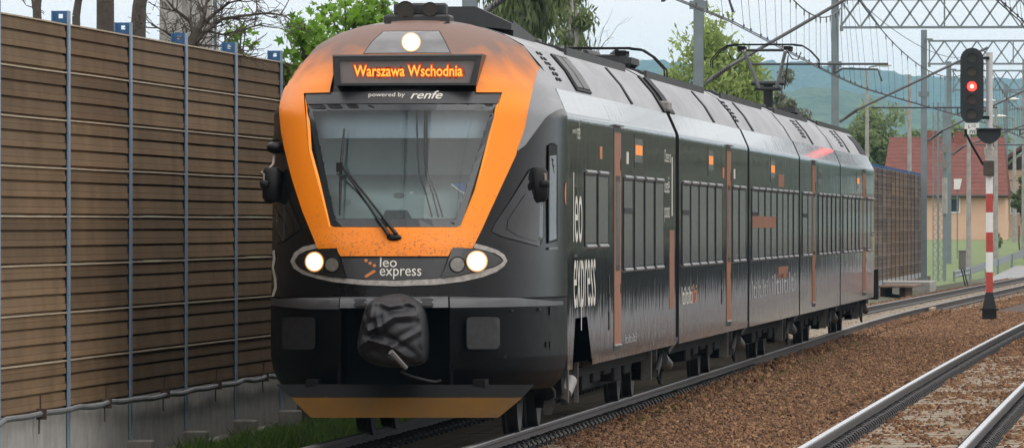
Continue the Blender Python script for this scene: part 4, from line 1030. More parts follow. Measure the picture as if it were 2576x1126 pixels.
# pantographs: one raised, one folded
M_pan = mat('pantograph metal', (.42,.43,.46), .45, .5, var=.2, vscale=8)
def pantograph(Y, raised):
    o = MB(); o.box(-.6,.6,Y-1.0,Y+.6,4.12,4.2); 
    for x in (-.5,.5):
        for y in (Y-.9,Y+.5): o.lathe([(0,.05),(.03,.09),(.06,.05),(.09,.09),(.12,.05),(.2,.05)], (x,y,4.02), 'z', 10)
    root = o.build('pantograph', M_dark, T)
    if raised:
        hz = 5.36; k = MB(); el = (0,Y+1.5,4.62)
        MB().tube([(0,Y+1.5,4.2),(0,Y+1.35,4.66)], .09, 10).build('lower_arm', M_dark, root, smooth=40)
        for s in (-1,1): MB().tube([(s*.16,Y+1.3,4.60),(s*.38,Y+.1,hz-.10)], .034, 8).build('upper_arm', M_pan, root, smooth=40)
        MB().tube([(.3,Y+1.4,4.58),(.42,Y+.2,hz-.2)], .012, 6).build('upper_arm', M_dark, root)
        kn = MB(); kn.tube([(-.30,Y+1.3,4.68),(.30,Y+1.3,4.68)], .045, 8); kn.tube([(-.24,Y+1.3,4.58),(.24,Y+1.3,4.58)], .04, 8); kn.build('knuckle', M_dark, root)
        yy = [Y-.05, Y+.55]
    else:
        hz = 4.33; yy = [Y-.3, Y+.3]
        MB().tube([(0,Y-.8,4.25),(0,Y+1.5,4.28)], .05, 8).build('lower_arm', M_dark, root)
        for s in (-1,1): MB().tube([(s*.2,Y+1.4,4.28),(s*.35,Y,4.3)], .03, 6).build('upper_arm', M_dark, root)
    for y in yy:
        h_ = MB(); h_.box(-.55,.55,y-.02,y+.02,hz-.008,hz+.012)
        for s in (-1,1):
            h_.tube([(s*.5,y,hz),(s*.68,y,hz-.02),(s*.82,y,hz-.11),(s*.97,y,hz-.27),(s*.975,y,hz-.42 if raised else hz-.36)], [.015,.014,.012,.011,.010], 6)
            h_.box(s*.42-.07, s*.42+.07, y-.04, y+.04, hz-.10, hz-.03)
        h_.build('collector_strip', M_rubber, root)
    m = MB(); m.tube([(-.5,Y+.25 if raised else Y,hz-.10),(.5,Y+.25 if raised else Y,hz-.10)], .025, 6); m.build('head_tube', M_dark, root)
    if raised:
        for s in (-1,1): MB().tube([(s*.38,Y+.1,hz-.1),(s*.5,Y+.1,hz-.26),(s*.6,Y+.1,hz-.28),(s*.66,Y+.1,hz-.14)], .012, 5).build('shunt_cable', M_rubber, root)
pantograph(161.5-84.7, True); pantograph(113-84.7, False)
# --- running gear
def bogie(y, parent_name='bogie', gap_=1.35):
    o = MB(); o.box(-1.0,1.0,y-1.9,y+1.9,.42,.60); 
    for s in (-1,1): o.cbox(s*1.08-.09, s*1.08+.09, y-1.8, y+1.8, .36, .62, .03); o.box(s*1.05-.07, s*1.05+.07, y-gap_-.2, y-gap_+.2, .25,.6); o.box(s*1.05-.07, s*1.05+.07, y+gap_-.2, y+gap_+.2, .25,.6)
    r = o.build('bogie', M_under, T)
    for yy in (y-gap_, y+gap_):
        for s in (-1,1):
            k = MB(); k.lathe([(-.065*s,.20),(-.065*s,.36),(-.09*s,.46),(-.06*s,.462),(-.04*s,.437),(.065*s,.43),(.065*s,.37),(.04*s,.33),(.03*s,.15),(.07*s,.13),(.07*s,.02)], (s*.7525,yy,.432), 'x', 28)
            k.build('wheel', mat('wheel steel', (.022,.02,.019), .55, .2, var=.3, vscale=6), r, smooth=40)
        MB().tube([(-.7,yy,.43),(.7,yy,.43)], .08, 10).build('axle', M_grime, r)
    for s in (-1,1):
        for yy in (y-.5,y+.5): MB().lathe([(0,.11),(.3,.11)], (s*.95,yy,.6), 'z', 12).build('air_spring', M_rubber, r)
    return r
by0 = 91.2-84.7
bogies = [bogie(by0)]
for i in range(4): bogies.append(bogie((SEAMS[2*i+1]+SEAMS[2*i+2])/2))
bogies.append(bogie(SEAMS[9]-4.5))
# sand pipes, guards, damper and brackets around the first bogie
g0 = bogies[0]; M_guard = mat('guard plate', (.075,.07,.066), .6, var=.3, vscale=8)
def slabp(parent, name, pts, Y, th, mt): MB().prism([(lambda q: (q[0], q[2]))(atY(*p, Y)) for p in pts], 'y', Y, Y+th).build(name, mt, parent)
slabp(g0, 'guard_plate', [cr3(*p) for p in ((2068,795),(2150,790),(2118,890),(2074,892),(2062,860))], 3.6, .03, M_guard)
slabp(g0, 'sand_box', [cr3(*p) for p in ((2075,640),(2190,640),(2195,750),(2150,790),(2080,790))], 3.7, .3, M_under)
MB().tube([atY(*cr3(2255,650), 4.3), atY(*cr3(2215,745), 4.1)], .07, 12).build('damper', mat('damper grey', (.22,.21,.20), .5, var=.2, vscale=9), g0, smooth=40)
slabp(g0, 'guard_plate', [cr3(*p) for p in ((2180,780),(2240,790),(2245,830),(2190,825))], 4.2, .03, M_grime)
m = MB(); m.box(1.30,1.42,sideY(1446),sideY(1466),1.0,1.1); m.cbox(1.25,1.42,sideY(1444),sideY(1462),.86,.99,.02); m.build('step_bracket', mat('bracket grey', (.12,.12,.115), .5, var=.2), T)
m = MB(); m.box(1.36,1.40,sideY(1464)-.03,sideY(1464)+.05,.3,.9); m.build('step_rod', M_guard, g0)
m = MB(); m.box(1.41,1.43,sideY(1432),sideY(1434),.34,.66); m.build('sand_pipe', M_guard, g0)
MB().tube([atY(*cr3(*p), 3.55) for p in ((2110,690),(2140,720),(2145,770),(2120,790))], .012, 5).build('cable', M_guard, g0)
for i in range(1,6):
    y = (SEAMS[2*i-1]+SEAMS[2*i])/2 if i < 5 else SEAMS[9]-4.5; bo = bogies[i]
    d = MB(); d.tube([(1.30,y-1.25,.50),(1.36,y-.65,.42)], [.10,.07], 12); d.tube([(1.36,y-.65,.42),(1.37,y-.4,.38)], .03, 8); d.build('damper', mat('dark damper', (.03,.028,.027), .5, var=.3, vscale=9), bo, smooth=40)
    m = MB(); m.bar((1.34,y-.9,.58),(1.38,y+.35,.72), .10, .05); m.bar((1.30,y-.6,.60),(1.36,y-2.8,.36), .03, .08); m.build('torque_arm', M_grime, bo)
    
    for b6 in ((1.18,1.30,y-3.0,y-2.86,.28,.72),(1.2,1.3,y-1.9,y-1.8,.3,.65)): MB().box(*b6).build('guard_plate', M_guard, bo)
    m = MB(); m.tube([(1.25,y-1.6,.5),(1.3,y-1.3,.22),(1.3,y-1.0,.20),(1.28,y-.75,.45)], .018, 6); m.build('brake_hose', M_rubber, bo)
uf = MB()
for i, (a, b) in enumerate(CAR):
    uf.box(-1.25, 1.25, max(a, 1.2) + (.9 if i == 0 else .3), b-.3, .52, .74)
    uf.box(-1.0, 1.0, a+6.2, b-4.2, .30, .54)
    for k in range(5): q = a+5.5+k*1.8; uf.cbox(1.0,1.22,q,q+1.2,.36+.05*(k%3),.6,.02)
uf.build('underframe', M_under, T)
m = MB(); ye = SEAMS[9]; m.box(1.3,1.42,ye-1.2,ye-.6,.62,.95); m.prism([(ye-1.1,.60),(ye-.5,.60),(ye-.55,1.15),(ye-.9,1.2)], 'x', 1.2, 1.47); m.build('tail_step', M_rubber, T)

# ------------------------------------------------------------------ overhead line
def zY(Z): return Z-84.7
SUP = [(73,-4.0),(145,-4.05),(215,-4.05),(295,-3.8),(362,-2.74),(432,-3.5),(503,-2.1),(575,-1.5)]
def gantry(Z, mx_, label, wid=.24, right=13.5, top=10.0, base=-.4):
    Y = zY(Z); r = empty('catenary_gantry', (mx_, Y, base), label, 'gantry', 'gantries carrying the overhead line')
    def bld(m, n, mt=M_steel, **k):
        m.v = [(a-mx_, b-Y, c-base) for a, b, c in m.v]; return m.build(n, mt, r, **k)
    for x in (mx_, right):
        m = MB(); h = wid/2; t_ = .016       # H section mast
        m.box(x-h, x+h, Y-h, Y-h+t_, base, top); m.box(x-h, x+h, Y+h-t_, Y+h, base, top); m.box(x-.008, x+.008, Y-h+t_, Y+h-t_, base, top); 
        m.box(x-h*1.9, x+h*1.9, Y-h*1.9, Y+h*1.9, base-.3, base+.06)
        bld(m, 'mast')
    m = MB(); z0, z1 = 8.62, 9.55; xa, xb = mx_+wid*.7, right-wid*.7
    for y in (Y-.22, Y+.22):
        for z in (z0, z1): m.box(xa, xb, y-.03, y+.03, z-.035, z+.035)
        p = .66; x = xa; 
        while x < xb-p:
            m.bar((x,y,z0),(x+p,y,z1), .02, .048); m.bar((x+p,y,z0),(x,y,z1), .02, .048); x += p
        x = xa+.05
        while x < xb: m.box(x-.02, x+.02, y-.02, y+.02, z0, z1); x += 3.4
    for x in (mx_+wid*.9, right-wid*.9): m.box(x-.05, x+.05, Y-.27, Y+.27, z0-.12, z0-.035); m.box(x-.14, x+.14, Y-.24, Y+.24, z1+.035, z1+.10)
    bld(m, 'truss')
    o = off1(Y)
    m = MB(); m.tube([(mx_+.15,Y,5.5),(mx_+.75,Y,5.92)], .05, 8); m.tube([(mx_+.75,Y,5.92),(o+.1,Y,7.95)], .042, 8); bld(m, 'cantilever_tube', mat('aged tube', (.12,.125,.13), .5, .3))
    m = MB()
    for k in range(8): q = .2+.07*k; m.lathe([(0,.04),(.012,.085),(.03,.04)], (mx_+.2+q*.75, Y, 5.5+.04+q*.53), 'x', 10)
    bld(m, 'insulator', M_insul)
    m = MB(); m.tube([(mx_+1.2,Y,5.97),(o+.4,Y,5.97)], .028, 6); m.tube([(o-.9,Y,5.97),(o-.9,Y,5.72)], .03, 6); m.tube([(o-.9,Y,5.74),(o-.7,Y,5.86),(o+.15,Y,5.84),(o+.25,Y,5.55)], .024, 6); bld(m, 'registration_arm', M_wire)
    m = MB(); m.box(mx_-wid*.9, mx_+wid*.9, Y-wid*.6, Y+wid*.6, 7.3, 7.5); m.box(mx_-wid*.51, mx_+wid*.51, Y-wid*.505-.004, Y-wid*.505, 2.9, 3.05); bld(m, 'collar', M_steel)
    return r
GLAB = {145:'grey catenary gantry whose left mast rises behind the horns of the train', 215:'grey catenary gantry with its mast behind the second car and a bolted collar',
        295:'grey catenary gantry whose lattice truss touches the top edge of the photo', 362:'catenary gantry with mast by the distant barrier and truss behind the signal',
        432:'grey catenary gantry with slimmer mast just left of the signal head', 503:'grey catenary gantry with a white kilometre plate on its mast', 575:'farthest grey catenary gantry, at the right edge'}
for Z, mx_ in SUP[1:]:
    gantry(Z, mx_, GLAB[Z], wid=.24 if Z != 575 else .2)
# kilometre plate
kp = empty('kilometre_plate', (-2.1, zY(503)-.16, 3.3), 'white kilometre plate reading 57 over 9 on a gantry mast', 'sign')
p0, p1 = atY(2517.5, 556, zY(503)-.16), atY(2537, 578, zY(503)-.16)
kp.location = ((p0[0]+p1[0])/2, zY(503)-.16, (p0[2]+p1[2])/2); hw, hh = abs(p1[0]-p0[0])/2, abs(p1[2]-p0[2])/2
MB().box(-hw,hw,-.004,.004,-hh,hh).build('plate', M_white, kp)
for s, z0, z1, a_, b_ in (('57', .02, hh*.9, -hw*.7, hw*.7), ('9', -hh*.9, -.04, -hw*.25, hw*.25)):
    v2, fs = text_fit(s, a_, b_, z0, z1); MB().add([(x,-.0065,z) for x, z in v2], fs).build('digits', M_black, kp, normals=False)

def line(xc, offf, label, stag):
    r = empty('overhead_line', (xc, zY(73), 5.4), label, 'overhead line', 'overhead lines above the tracks')
    x0, y0, z0 = r.location
    ys = [zY(Z) for Z, _ in SUP]
    def sx(Y):
        k = 0
        for k in range(len(ys)-1):
            if Y <= ys[k+1]: break
        u = (Y-ys[k])/(ys[k+1]-ys[k]); a, b = (stag if k % 2 else -stag), (stag if (k+1) % 2 else -stag)
        return xc+offf(Y)+a+(b-a)*u, k, u
    def L_(f, name, rad, step=4):
        pts = []; Y = ys[0]
        while Y < ys[-1]: q = f(Y); pts.append((q[0]-x0, Y-y0, q[1]-z0)); Y += step
        MB().tube(pts, rad, 5).build(name, M_wire, r)
    mess = lambda Y: (lambda s: (s[0]-.25*(1-4*s[2]*(1-s[2])) , 7.75-1.35*4*s[2]*(1-s[2])))(sx(Y))
    for d in (-.03,.03): L_(lambda Y: (sx(Y)[0]+d, 5.40-.0*Y), 'contact_wire', .0105)
    L_(mess, 'messenger_wire', .014, 2.5)
    L_(lambda Y: (lambda s: (s[0]-.25*(1-4*s[2]*(1-s[2]))-.15, 7.8-.75*4*s[2]*(1-s[2])))(sx(Y)), 'feeder_wire', .009, 2.5)
    Y = ys[1]-60; n = 0
    while Y < ys[5] and n < 98:
        q = mess(Y); s = sx(Y)[0]; m = MB(); m.tube([(q[0]-x0,Y-y0,q[1]-z0),(s-x0,Y-y0,.0)], .004, 4)
        m.box(q[0]-x0-.012, q[0]-x0+.012, Y-y0-.02, Y-y0+.02, q[1]-z0-.12, q[1]-z0+.02); m.box(s-x0-.014, s-x0+.014, Y-y0-.02, Y-y0+.02, 0, .06)
        m.build('dropper', M_wire, r); Y += 4.3 if n % 2 else 2.9; n += 1
    return r
line(0, off1, 'overhead wires with droppers above the train and its pantograph', .22)
line(TX2, off2, 'overhead wires crossing the upper right corner, above the empty track', .2)
# ------------------------------------------------------------------ signal
SZ = 215; SY = zY(SZ)
sx_, _, _ = atY(2489, 700, SY); S = empty('railway_signal', (sx_, SY, -.25), 'red lit five lamp railway signal on a red and white striped mast between the tracks', 'signal')
def SB(m, name, mt, par=S, **k):
    m.v = [(a-sx_, b-SY, c+.25) for a, b, c in m.v]; return m.build(name, mt, par, **k)
def sz(py): return atY(2489, py, SY)[2]
def sxx(px): return atY(px, 500, SY)[0]
mm_ = MB(); bands = [(132,442,2),(442,487,1),(487,534,0),(534,584,1),(584,634,0),(634,684,1),(684,735,0)]
for a, b, mi in bands: mm_.lathe([(sz(b)+.001,.085 if mi != 2 else .08),(sz(a),.085 if mi != 2 else .08)], (sx_,SY,0), 'z', 18, mi)
SB(mm_, 'mast', [M_red, M_white, mat('pale mast', (.52,.53,.53), .5, var=.1)], smooth=40)
b_ = MB(); b_.add([(sx_+dx*wd, SY+dy*wd, z) for z, wd in ((sz(735),.09),(sz(775),.165)) for dx, dy in ((-1,-1),(1,-1),(1,1),(-1,1))], [(0,1,5,4),(1,2,6,5),(2,3,7,6),(3,0,4,7),(0,3,2,1)])
b_.box(sx_-.23, sx_+.23, SY-.22, SY+.22, sz(779), sz(775)); b_.box(sx_-.17,sx_+.17,SY-.17,SY+.17,-.4,sz(779))
SB(b_, 'mast_foot', M_black)
hx0, hx1, hz0, hz1 = sxx(2416.5), sxx(2475), sz(312), sz(121); hc = (hx0+hx1)/2; hr_ = (hx1-hx0)/2
outl = [(hc+hr_*math.cos(R(a)), hz1-hr_+hr_*math.sin(R(a))) for a in range(0,181,12)] + [(hc+hr_*math.cos(R(a)), hz0+hr_+hr_*math.sin(R(a))) for a in range(180,361,12)]
hd = MB().prism(outl, 'y', SY-.30, SY-.26); head = SB(hd, 'signal_head', mat('signal black', (.010,.013,.015), .5))
bk = MB(); bk.cbox(hc-.17,hc+.17,SY-.26,SY-.02,hz0+.12,hz1-.12,.03); bk.box(hc+.1, sx_, SY-.1, SY-.05, sz(150), sz(143)); bk.box(hc+.1, sx_, SY-.1, SY-.05, sz(300), sz(292)); SB(bk, 'signal_case', M_black)
for k, py in enumerate((147, 181.5, 218, 252, 288)):
    z = sz(py); lit = k == 2; r_ = .115
    l_ = MB(); l_.lathe([(0,.02),(0,r_),(.03,r_)], (hc,SY-.33,z), 'y', 20)
    col_ = [(.02,.03,.02),(.05,.03,.01),(1,.05,.03),(.05,.02,.015),(.045,.04,.035)][k]
    lo = SB(l_, 'signal_lamp', mat('lit red lens', (.5,.02,.02), .3, emit=(1,.03,.02), estr=5.) if lit else mat('lens %s' % ['green','amber','red','dim red','white'][k], col_, .25), par=head, smooth=40)
    if lit: c_ = MB().lathe([(0,.01),(0,.048),(.01,.048)], (hc,SY-.34,z), 'y', 18); SB(c_, 'lamp_core', mat('red lamp core', (.8,.3,.25), .3, emit=(1,.42,.34), estr=3.), par=lo)
    vz = MB(); n_ = 12
    for i in range(n_):
        q0, q1 = R(180*i/n_), R(180*(i+1)/n_)
        for (ra, rb) in ((r_+.012, r_+.022),):
            p = [(hc+ra*math.cos(q), y, z+ra*math.sin(q)) for q in (q0,q1) for y in (SY-.31, SY-.31-.20*math.sin(max(q,.2)))]
            vz.add(p, [(0,1,3,2)])
    SB(vz, 'visor', MATS['signal black'], par=head, normals=False)
pl_ = MB(); pl_.box(sxx(2434), sxx(2458), SY-.31, SY-.30, sz(338), sz(310)); pl_.box(sxx(2427), sxx(2440), SY-.295, SY-.285, sz(325), sz(310)); pl_.box(sxx(2446), sxx(2464), SY-.295, SY-.285, sz(330), sz(310))
plate = SB(pl_, 'number_plate', M_white)
for s, a_, b_, z0, z1 in (('L', 2437, 2443, 323, 315), ('1/2', 2445.5, 2455, 320, 312.5), ('m', 2440, 2453, 335.5, 328)):
    v2, fs = text_fit(s, sxx(a_), sxx(b_), sz(z0), sz(z1), offset=.01); SB(MB().add([(x, SY-.3125, z) for x, z in v2], fs), 'plate_lettering', M_black, par=plate, normals=False)
hb = MB(); hx = (sxx(2458), sxx(2518)); hzb, hzt = sz(362), sz(326)
poly = [(hx[0],hzt),(hx[0],hzt-.1)] + [(hx[0]+(hx[1]-hx[0])*t, hzt-.1-(hzt-hzb-.1)*math.sin(math.pi*min(max(t,0.02),.98))**.6) for t in [k/10 for k in range(11)]] + [(hx[1],hzt)]
hb.prism(poly, 'y', SY-.35, SY-.08); hb.box(hx[0]-.02, hx[1]+.02, SY-.5, SY-.05, hzt, hzt+.03); SB(hb, 'route_indicator', MATS['signal black'])
ins = MB(); ins.lathe([(sz(410),.05),(sz(408),.11),(sz(395),.10),(sz(385),.13),(sz(372),.12),(sz(368),.05)], (sx_,SY,0), 'z', 14); SB(ins, 'cable_bulb', mat('dirty white', (.45,.42,.38), .5, var=.3, vscale=20), smooth=40)
jb = MB(); jb.cbox(sxx(2474), sxx(2501), SY-.2, SY+.1, sz(442), sz(404), .015); SB(jb, 'junction_box', mat('brown box', (.055,.042,.03), .6, var=.3))
cb_ = MB().tube([(sxx(2428),SY-.1,sz(310)),(sxx(2430),SY-.1,sz(335)),(sxx(2445),SY-.1,sz(365)),(sxx(2474),SY-.12,sz(415))], .028, 8); SB(cb_, 'cable', M_rubber, smooth=40)

# ------------------------------------------------------------------ trees
def leaf_quads(m, centres, size, droop=0.):
    for c in centres:
        s = size*random.uniform(.6,1.3); a = Vector((random.gauss(0,1),random.gauss(0,1),random.gauss(0,1))).normalized(); b = a.cross(Vector((random.gauss(0,1),random.gauss(0,1),random.gauss(0,1)))).normalized()
        if droop: a = (a*(1-droop)+Vector((0,0,-1))*droop).normalized(); b = a.cross(b).normalized()
        c = Vector(c); l_ = s*(1+droop)
        m.add([c-a*l_, c+b*s*.45-a*l_*.1, c+a*l_, c-b*s*.45-a*l_*.1], [(0,1,2,3)])
def grow(m, p, d, ln, r, depth, tips, spread=.55, up=.1, split=(2,3), shrink=.72, minr=.006, sides=6):
    pts = [p]; n = 4; q = p.copy(); dd = d.copy()
    for k in range(n):
        dd = (dd + Vector((random.gauss(0,.13),random.gauss(0,.13),random.gauss(0,.13)+up*.2))).normalized(); q = q + dd*ln/n; pts.append(q.copy())
    r1 = max(minr, r*.68); m.tube(pts, [r+(r1-r)*k/n for k in range(n+1)], sides if r > .04 else 4)
    tips.append((q, dd, depth))
    if depth > 1: tips.append((pts[2], dd, depth))
    if depth == 0: return
    for _ in range(random.randint(*split)):
        nd = (dd + Vector((random.gauss(0,spread),random.gauss(0,spread),random.gauss(0,spread)+up))).normalized()
        grow(m, q, nd, ln*random.uniform(shrink*.8,shrink*1.15), r1*random.uniform(.6,.85), depth-1, tips, spread, up, split, shrink, minr, sides)
    if random.random() < .8:
        nd = (dd + Vector((random.gauss(0,spread*1.4),random.gauss(0,spread*1.4),random.gauss(0,spread)))).normalized(); grow(m, pts[2], nd, ln*shrink*.8, r1*.5, depth-1, tips, spread, up, split, shrink, minr, sides)
M_bark = mat('bark', (.085,.068,.052), .9, var=.35, vscale=9, bump=.01, bscale=25); M_birch = mat('birch bark', (.30,.29,.27), .8, var=.45, vscale=5)
def tree(kind, label, base, h, rx, rz, nleaf, size, lm, bark, droop=0., clumps=30, cz=None, group=None, seed=1, ry=None, stretch=1.):
    random.seed(seed); r = empty(kind, base, label, 'tree' if 'bush' not in kind else 'bush', group); cz = cz if cz is not None else h-rz
    tm = MB(); tips = []; grow(tm, Vector((0,0,-.3)), Vector((random.gauss(0,.03),0,1)), h*.5, max(.05,h*.016), 0, tips)
    cl = []
    for k in range(clumps):
        th = random.uniform(0,2*math.pi); u = random.uniform(-1,1); rr_ = random.random()**.45
        c = Vector((rx*rr_*math.sqrt(1-u*u)*math.cos(th), (ry or rx)*rr_*math.sqrt(1-u*u)*math.sin(th), cz+rz*rr_*u)); cl.append((c, random.uniform(.20,.42)*min(rx,rz)))
        t0 = Vector((0,0,max(h*.15, c.z-abs(c.x)*.9-.1*h))); mid = (t0+c)/2+Vector((0,0,.06*h)); tm.tube([t0, mid, c], [h*.006, h*.004, .008], 5)
    tm.build('trunk', bark, r, smooth=50)
    lm_ = MB(); cs = []
    for k in range(nleaf):
        c, rad = random.choice(cl); d = Vector((random.gauss(0,1),random.gauss(0,1),random.gauss(0,1))).normalized()*rad*random.random()**.4
        d.z *= stretch; d.z -= droop*random.random()*rad*1.6; cs.append(c+d)
    leaf_quads(lm_, cs, size, droop); lm_.build('crown', lm, r, normals=False); return r
LM_birch = leaf_mat('birch leaf', (.105,.145,.055), (.17,.21,.09), .42); LM_light = leaf_mat('light leaf', (.27,.36,.10), (.34,.41,.15), .5); LM_grey = leaf_mat('grey green leaf', (.15,.17,.12), (.19,.205,.14), .4)
LM_mid = leaf_mat('mid leaf', (.19,.25,.105), (.25,.31,.14), .48); LM_maple = leaf_mat('maple leaf', (.085,.21,.014), (.17,.30,.03), .45)
def at_tree(px, Z, z=-.5): p = atY(px, 566, zY(Z)); return (p[0], zY(Z), z)
def zz(py, Z): return CZ+(566-py)*Z/F
Z = 260
tree('birch_tree', 'tall weeping birch rising behind the brow and roof of the first car', at_tree(1345,Z), 16, 1.8, 3.9, 12000, .09, LM_birch, M_birch, droop=.75, clumps=60, cz=zz(-60,Z)+.5, group='trees behind the railway', seed=3, stretch=1.6)
tree('birch_tree', 'thin bare tipped birch leaning out beside the taller weeping birch', at_tree(1440,Z-10), 10, .75, 1.6, 1000, .08, LM_birch, M_birch, droop=.55, clumps=22, cz=zz(90,Z)+.2, group='trees behind the railway', seed=5)
Z = 330
tree('leafy_tree', 'light green tree just right of the first overhead mast, behind the raised pantograph', at_tree(1800,Z), 9.2, 1.75, 3.0, 11000, .11, LM_light, M_bark, droop=.45, clumps=80, cz=zz(215,Z), group='trees behind the railway', seed=8, stretch=1.3)
tree('leafy_tree', 'green tree filling the gap below the pantograph arm', at_tree(1875,Z+15), 8, 1.25, 2.2, 6000, .12, LM_light, M_bark, droop=.35, clumps=44, cz=zz(260,Z+15), group='trees behind the railway', seed=9)
tree('leafy_tree', 'grey green tree beyond the roof, between pantograph and second mast', at_tree(1965,Z+30), 7, 1.15, 2.0, 4200, .11, LM_grey, M_bark, droop=.15, clumps=30, cz=zz(262,Z+30), group='trees behind the railway', seed=11)
tree('leafy_tree', 'low green tree seen left of the first overhead mast', at_tree(1690,Z+60), 5.8, 1.7, 1.2, 4200, .12, LM_light, M_bark, clumps=22, cz=zz(235,Z+60), group='trees behind the railway', seed=12)
Z = 470
tree('leafy_tree', 'round willow like tree above the tail of the train and left of the red roof', at_tree(2205,Z+90), 9.2, 2.25, 2.5, 8000, .16, LM_mid, M_bark, droop=.3, clumps=56, cz=zz(345,Z+90), group='trees behind the railway', seed=14)
tree('leafy_tree', 'darker tree low beside the tail of the train', at_tree(2140,Z-40), 6, 1.3, 1.5, 3400, .14, LM_birch, M_bark, clumps=24, cz=zz(380,Z-40), group='trees behind the railway', seed=15)
for px, w_, top, lab, sd in ((2300,60,318,'green tree peeping over the red roof beside the third mast',21),(2420,60,305,'green tree over the ridge of the red roof, behind the signal head',22),(2515,60,322,'pale green tree above the roof right of the signal mast',23)):
    Z = 600; tree('leafy_tree', lab, at_tree(px,Z), 9, w_*Z/F, 1.9, 2400, .18, LM_mid, M_bark, clumps=24, cz=zz(top,Z)-1.5, group='trees behind the railway', seed=sd)
Z = 455
tree('garden_bush', 'dark shrub by the second house at the right edge', at_tree(2568,Z,.8), 3.2, .55, 1.1, 1800, .10, LM_birch, M_bark, clumps=18, cz=zz(500,Z)-.8, seed=24)
tree('garden_bush', 'round green bush on the grass slope below the peach house', at_tree(2505,445,.9), 1.2, .5, .45, 900, .07, LM_mid, M_bark, clumps=10, cz=.35, seed=25)
# maple behind the barrier: real five lobed leaves on branches
def maple(px, Z, py_top, py_bot, spanpx, nbr, nleaf, label, seed):
    random.seed(seed); base = at_tree(px, Z); r = empty('maple_tree', base, label, 'tree', 'maples behind the barrier'); tm = MB(); lf = MB()
    zt, zb = zz(py_top,Z)-base[2], zz(py_bot,Z)-base[2]; sw = spanpx*Z/F/2
    tm.tube([(0,0,0),(.03,0,zb*.6),(.0,0,zt*.9)], [.09,.07,.02], 8)
    tips = []
    for k in range(nbr):
        z0 = random.uniform(zb-.9, zt-.4); a = random.uniform(0,6.28); e = Vector((sw*math.cos(a)*random.uniform(.4,1), sw*math.sin(a)*random.uniform(.4,1), min(zt, z0+random.uniform(.2,.9))))
        p0 = Vector((0,0,z0)); mid = (p0+e)/2+Vector((0,0,.08)); tm.tube([p0, mid, e], [.018,.011,.005], 5); tips += [p0.lerp(e, t) if t < .5 else mid.lerp(e, (t-.5)*2) for t in (.45,.6,.75,.88,1.0)]
    tm.build('trunk', M_bark, r)
    star = []
    for i in range(11):
        a = R(-150+i*30)+math.pi/2; rad = [.45,.75,.42,.95,.5,1.1,.5,.95,.42,.75,.45][i]; star.append((rad*math.cos(a), rad*math.sin(a)))
    for k in range(nleaf):
        c = random.choice(tips)+Vector((random.gauss(0,.09),random.gauss(0,.09),random.gauss(-.04,.09))); s = random.uniform(.045,.095)
        ax = Vector((random.gauss(0,.5),random.gauss(0,.5)-.4,random.gauss(.5,.5))).normalized(); u = ax.cross(Vector((random.gauss(0,1),random.gauss(0,1),-.8))).normalized(); v = ax.cross(u)
        vs = [c-v*s*.3] + [c+u*x*s+v*y*s+ax*(-.18*s*abs(x)) for x, y in star]; lf.add(vs, [(0,i,i+1) for i in range(1,11)])
    lf.build('crown', LM_maple, r, normals=False)
maple(870, 108, 2, 140, 190, 36, 1250, 'bright green maple in young leaf above the barrier, beside the train brow', 31)
maple(765, 104, 60, 150, 110, 18, 420, 'smaller bright maple sapling above the last visible barrier post', 32)
maple(600, 112, 60, 140, 60, 8, 110, 'thin maple twig with young leaves right of the concrete column', 33)
maple(955, 118, -20, 60, 90, 12, 330, 'bright maple branch reaching over the brow of the train', 34)
# bare trees
M_twig = mat('bare bark', (.065,.052,.042), .9, var=.3, vscale=12)
def bare(px, Z, label, seed, rad, depth=5, ln=1.0, lean=(0,0), z0=None, spread=.55, twigs=True):
    random.seed(seed); b = at_tree(px, Z); r = empty('bare_tree', b, label, 'tree', 'bare trees behind the barrier'); tm = MB(); tips = []
    h0 = zz(60,Z)-b[2] if z0 is None else z0-b[2]
    p1 = Vector((lean[0]*.6, lean[1], h0)); tm.tube([(0,0,0),(lean[0]*.2,0,h0*.5),p1], [rad*1.25, rad*1.1, rad], 10)
    tt = MB(); grow(tt, p1, Vector((lean[0]*.5+.02,0,1)).normalized(), ln, rad, depth, tips, spread, .05, (2,3), .74, .0045)
    tm.build('trunk', M_twig, r, smooth=50); tt.build('crown', M_twig, r); return r
bare(265, 100, 'bare tree with two thick upright trunks above the second barrier post', 41, .10, 4, 1.1, z0=4.6)
bare(335, 104, 'bare tree with a stout trunk right of the forked bare tree', 42, .09, 4, 1.0, (.1,0), z0=4.4)
bare(205, 98, 'slender bare tree left of the forked trunks', 43, .045, 4, .7, (-.1,0), z0=4.4)
bare(60, 96, 'bare dark branches reaching in over the left end of the barrier', 44, .06, 4, .6, (.25,0), z0=4.0)
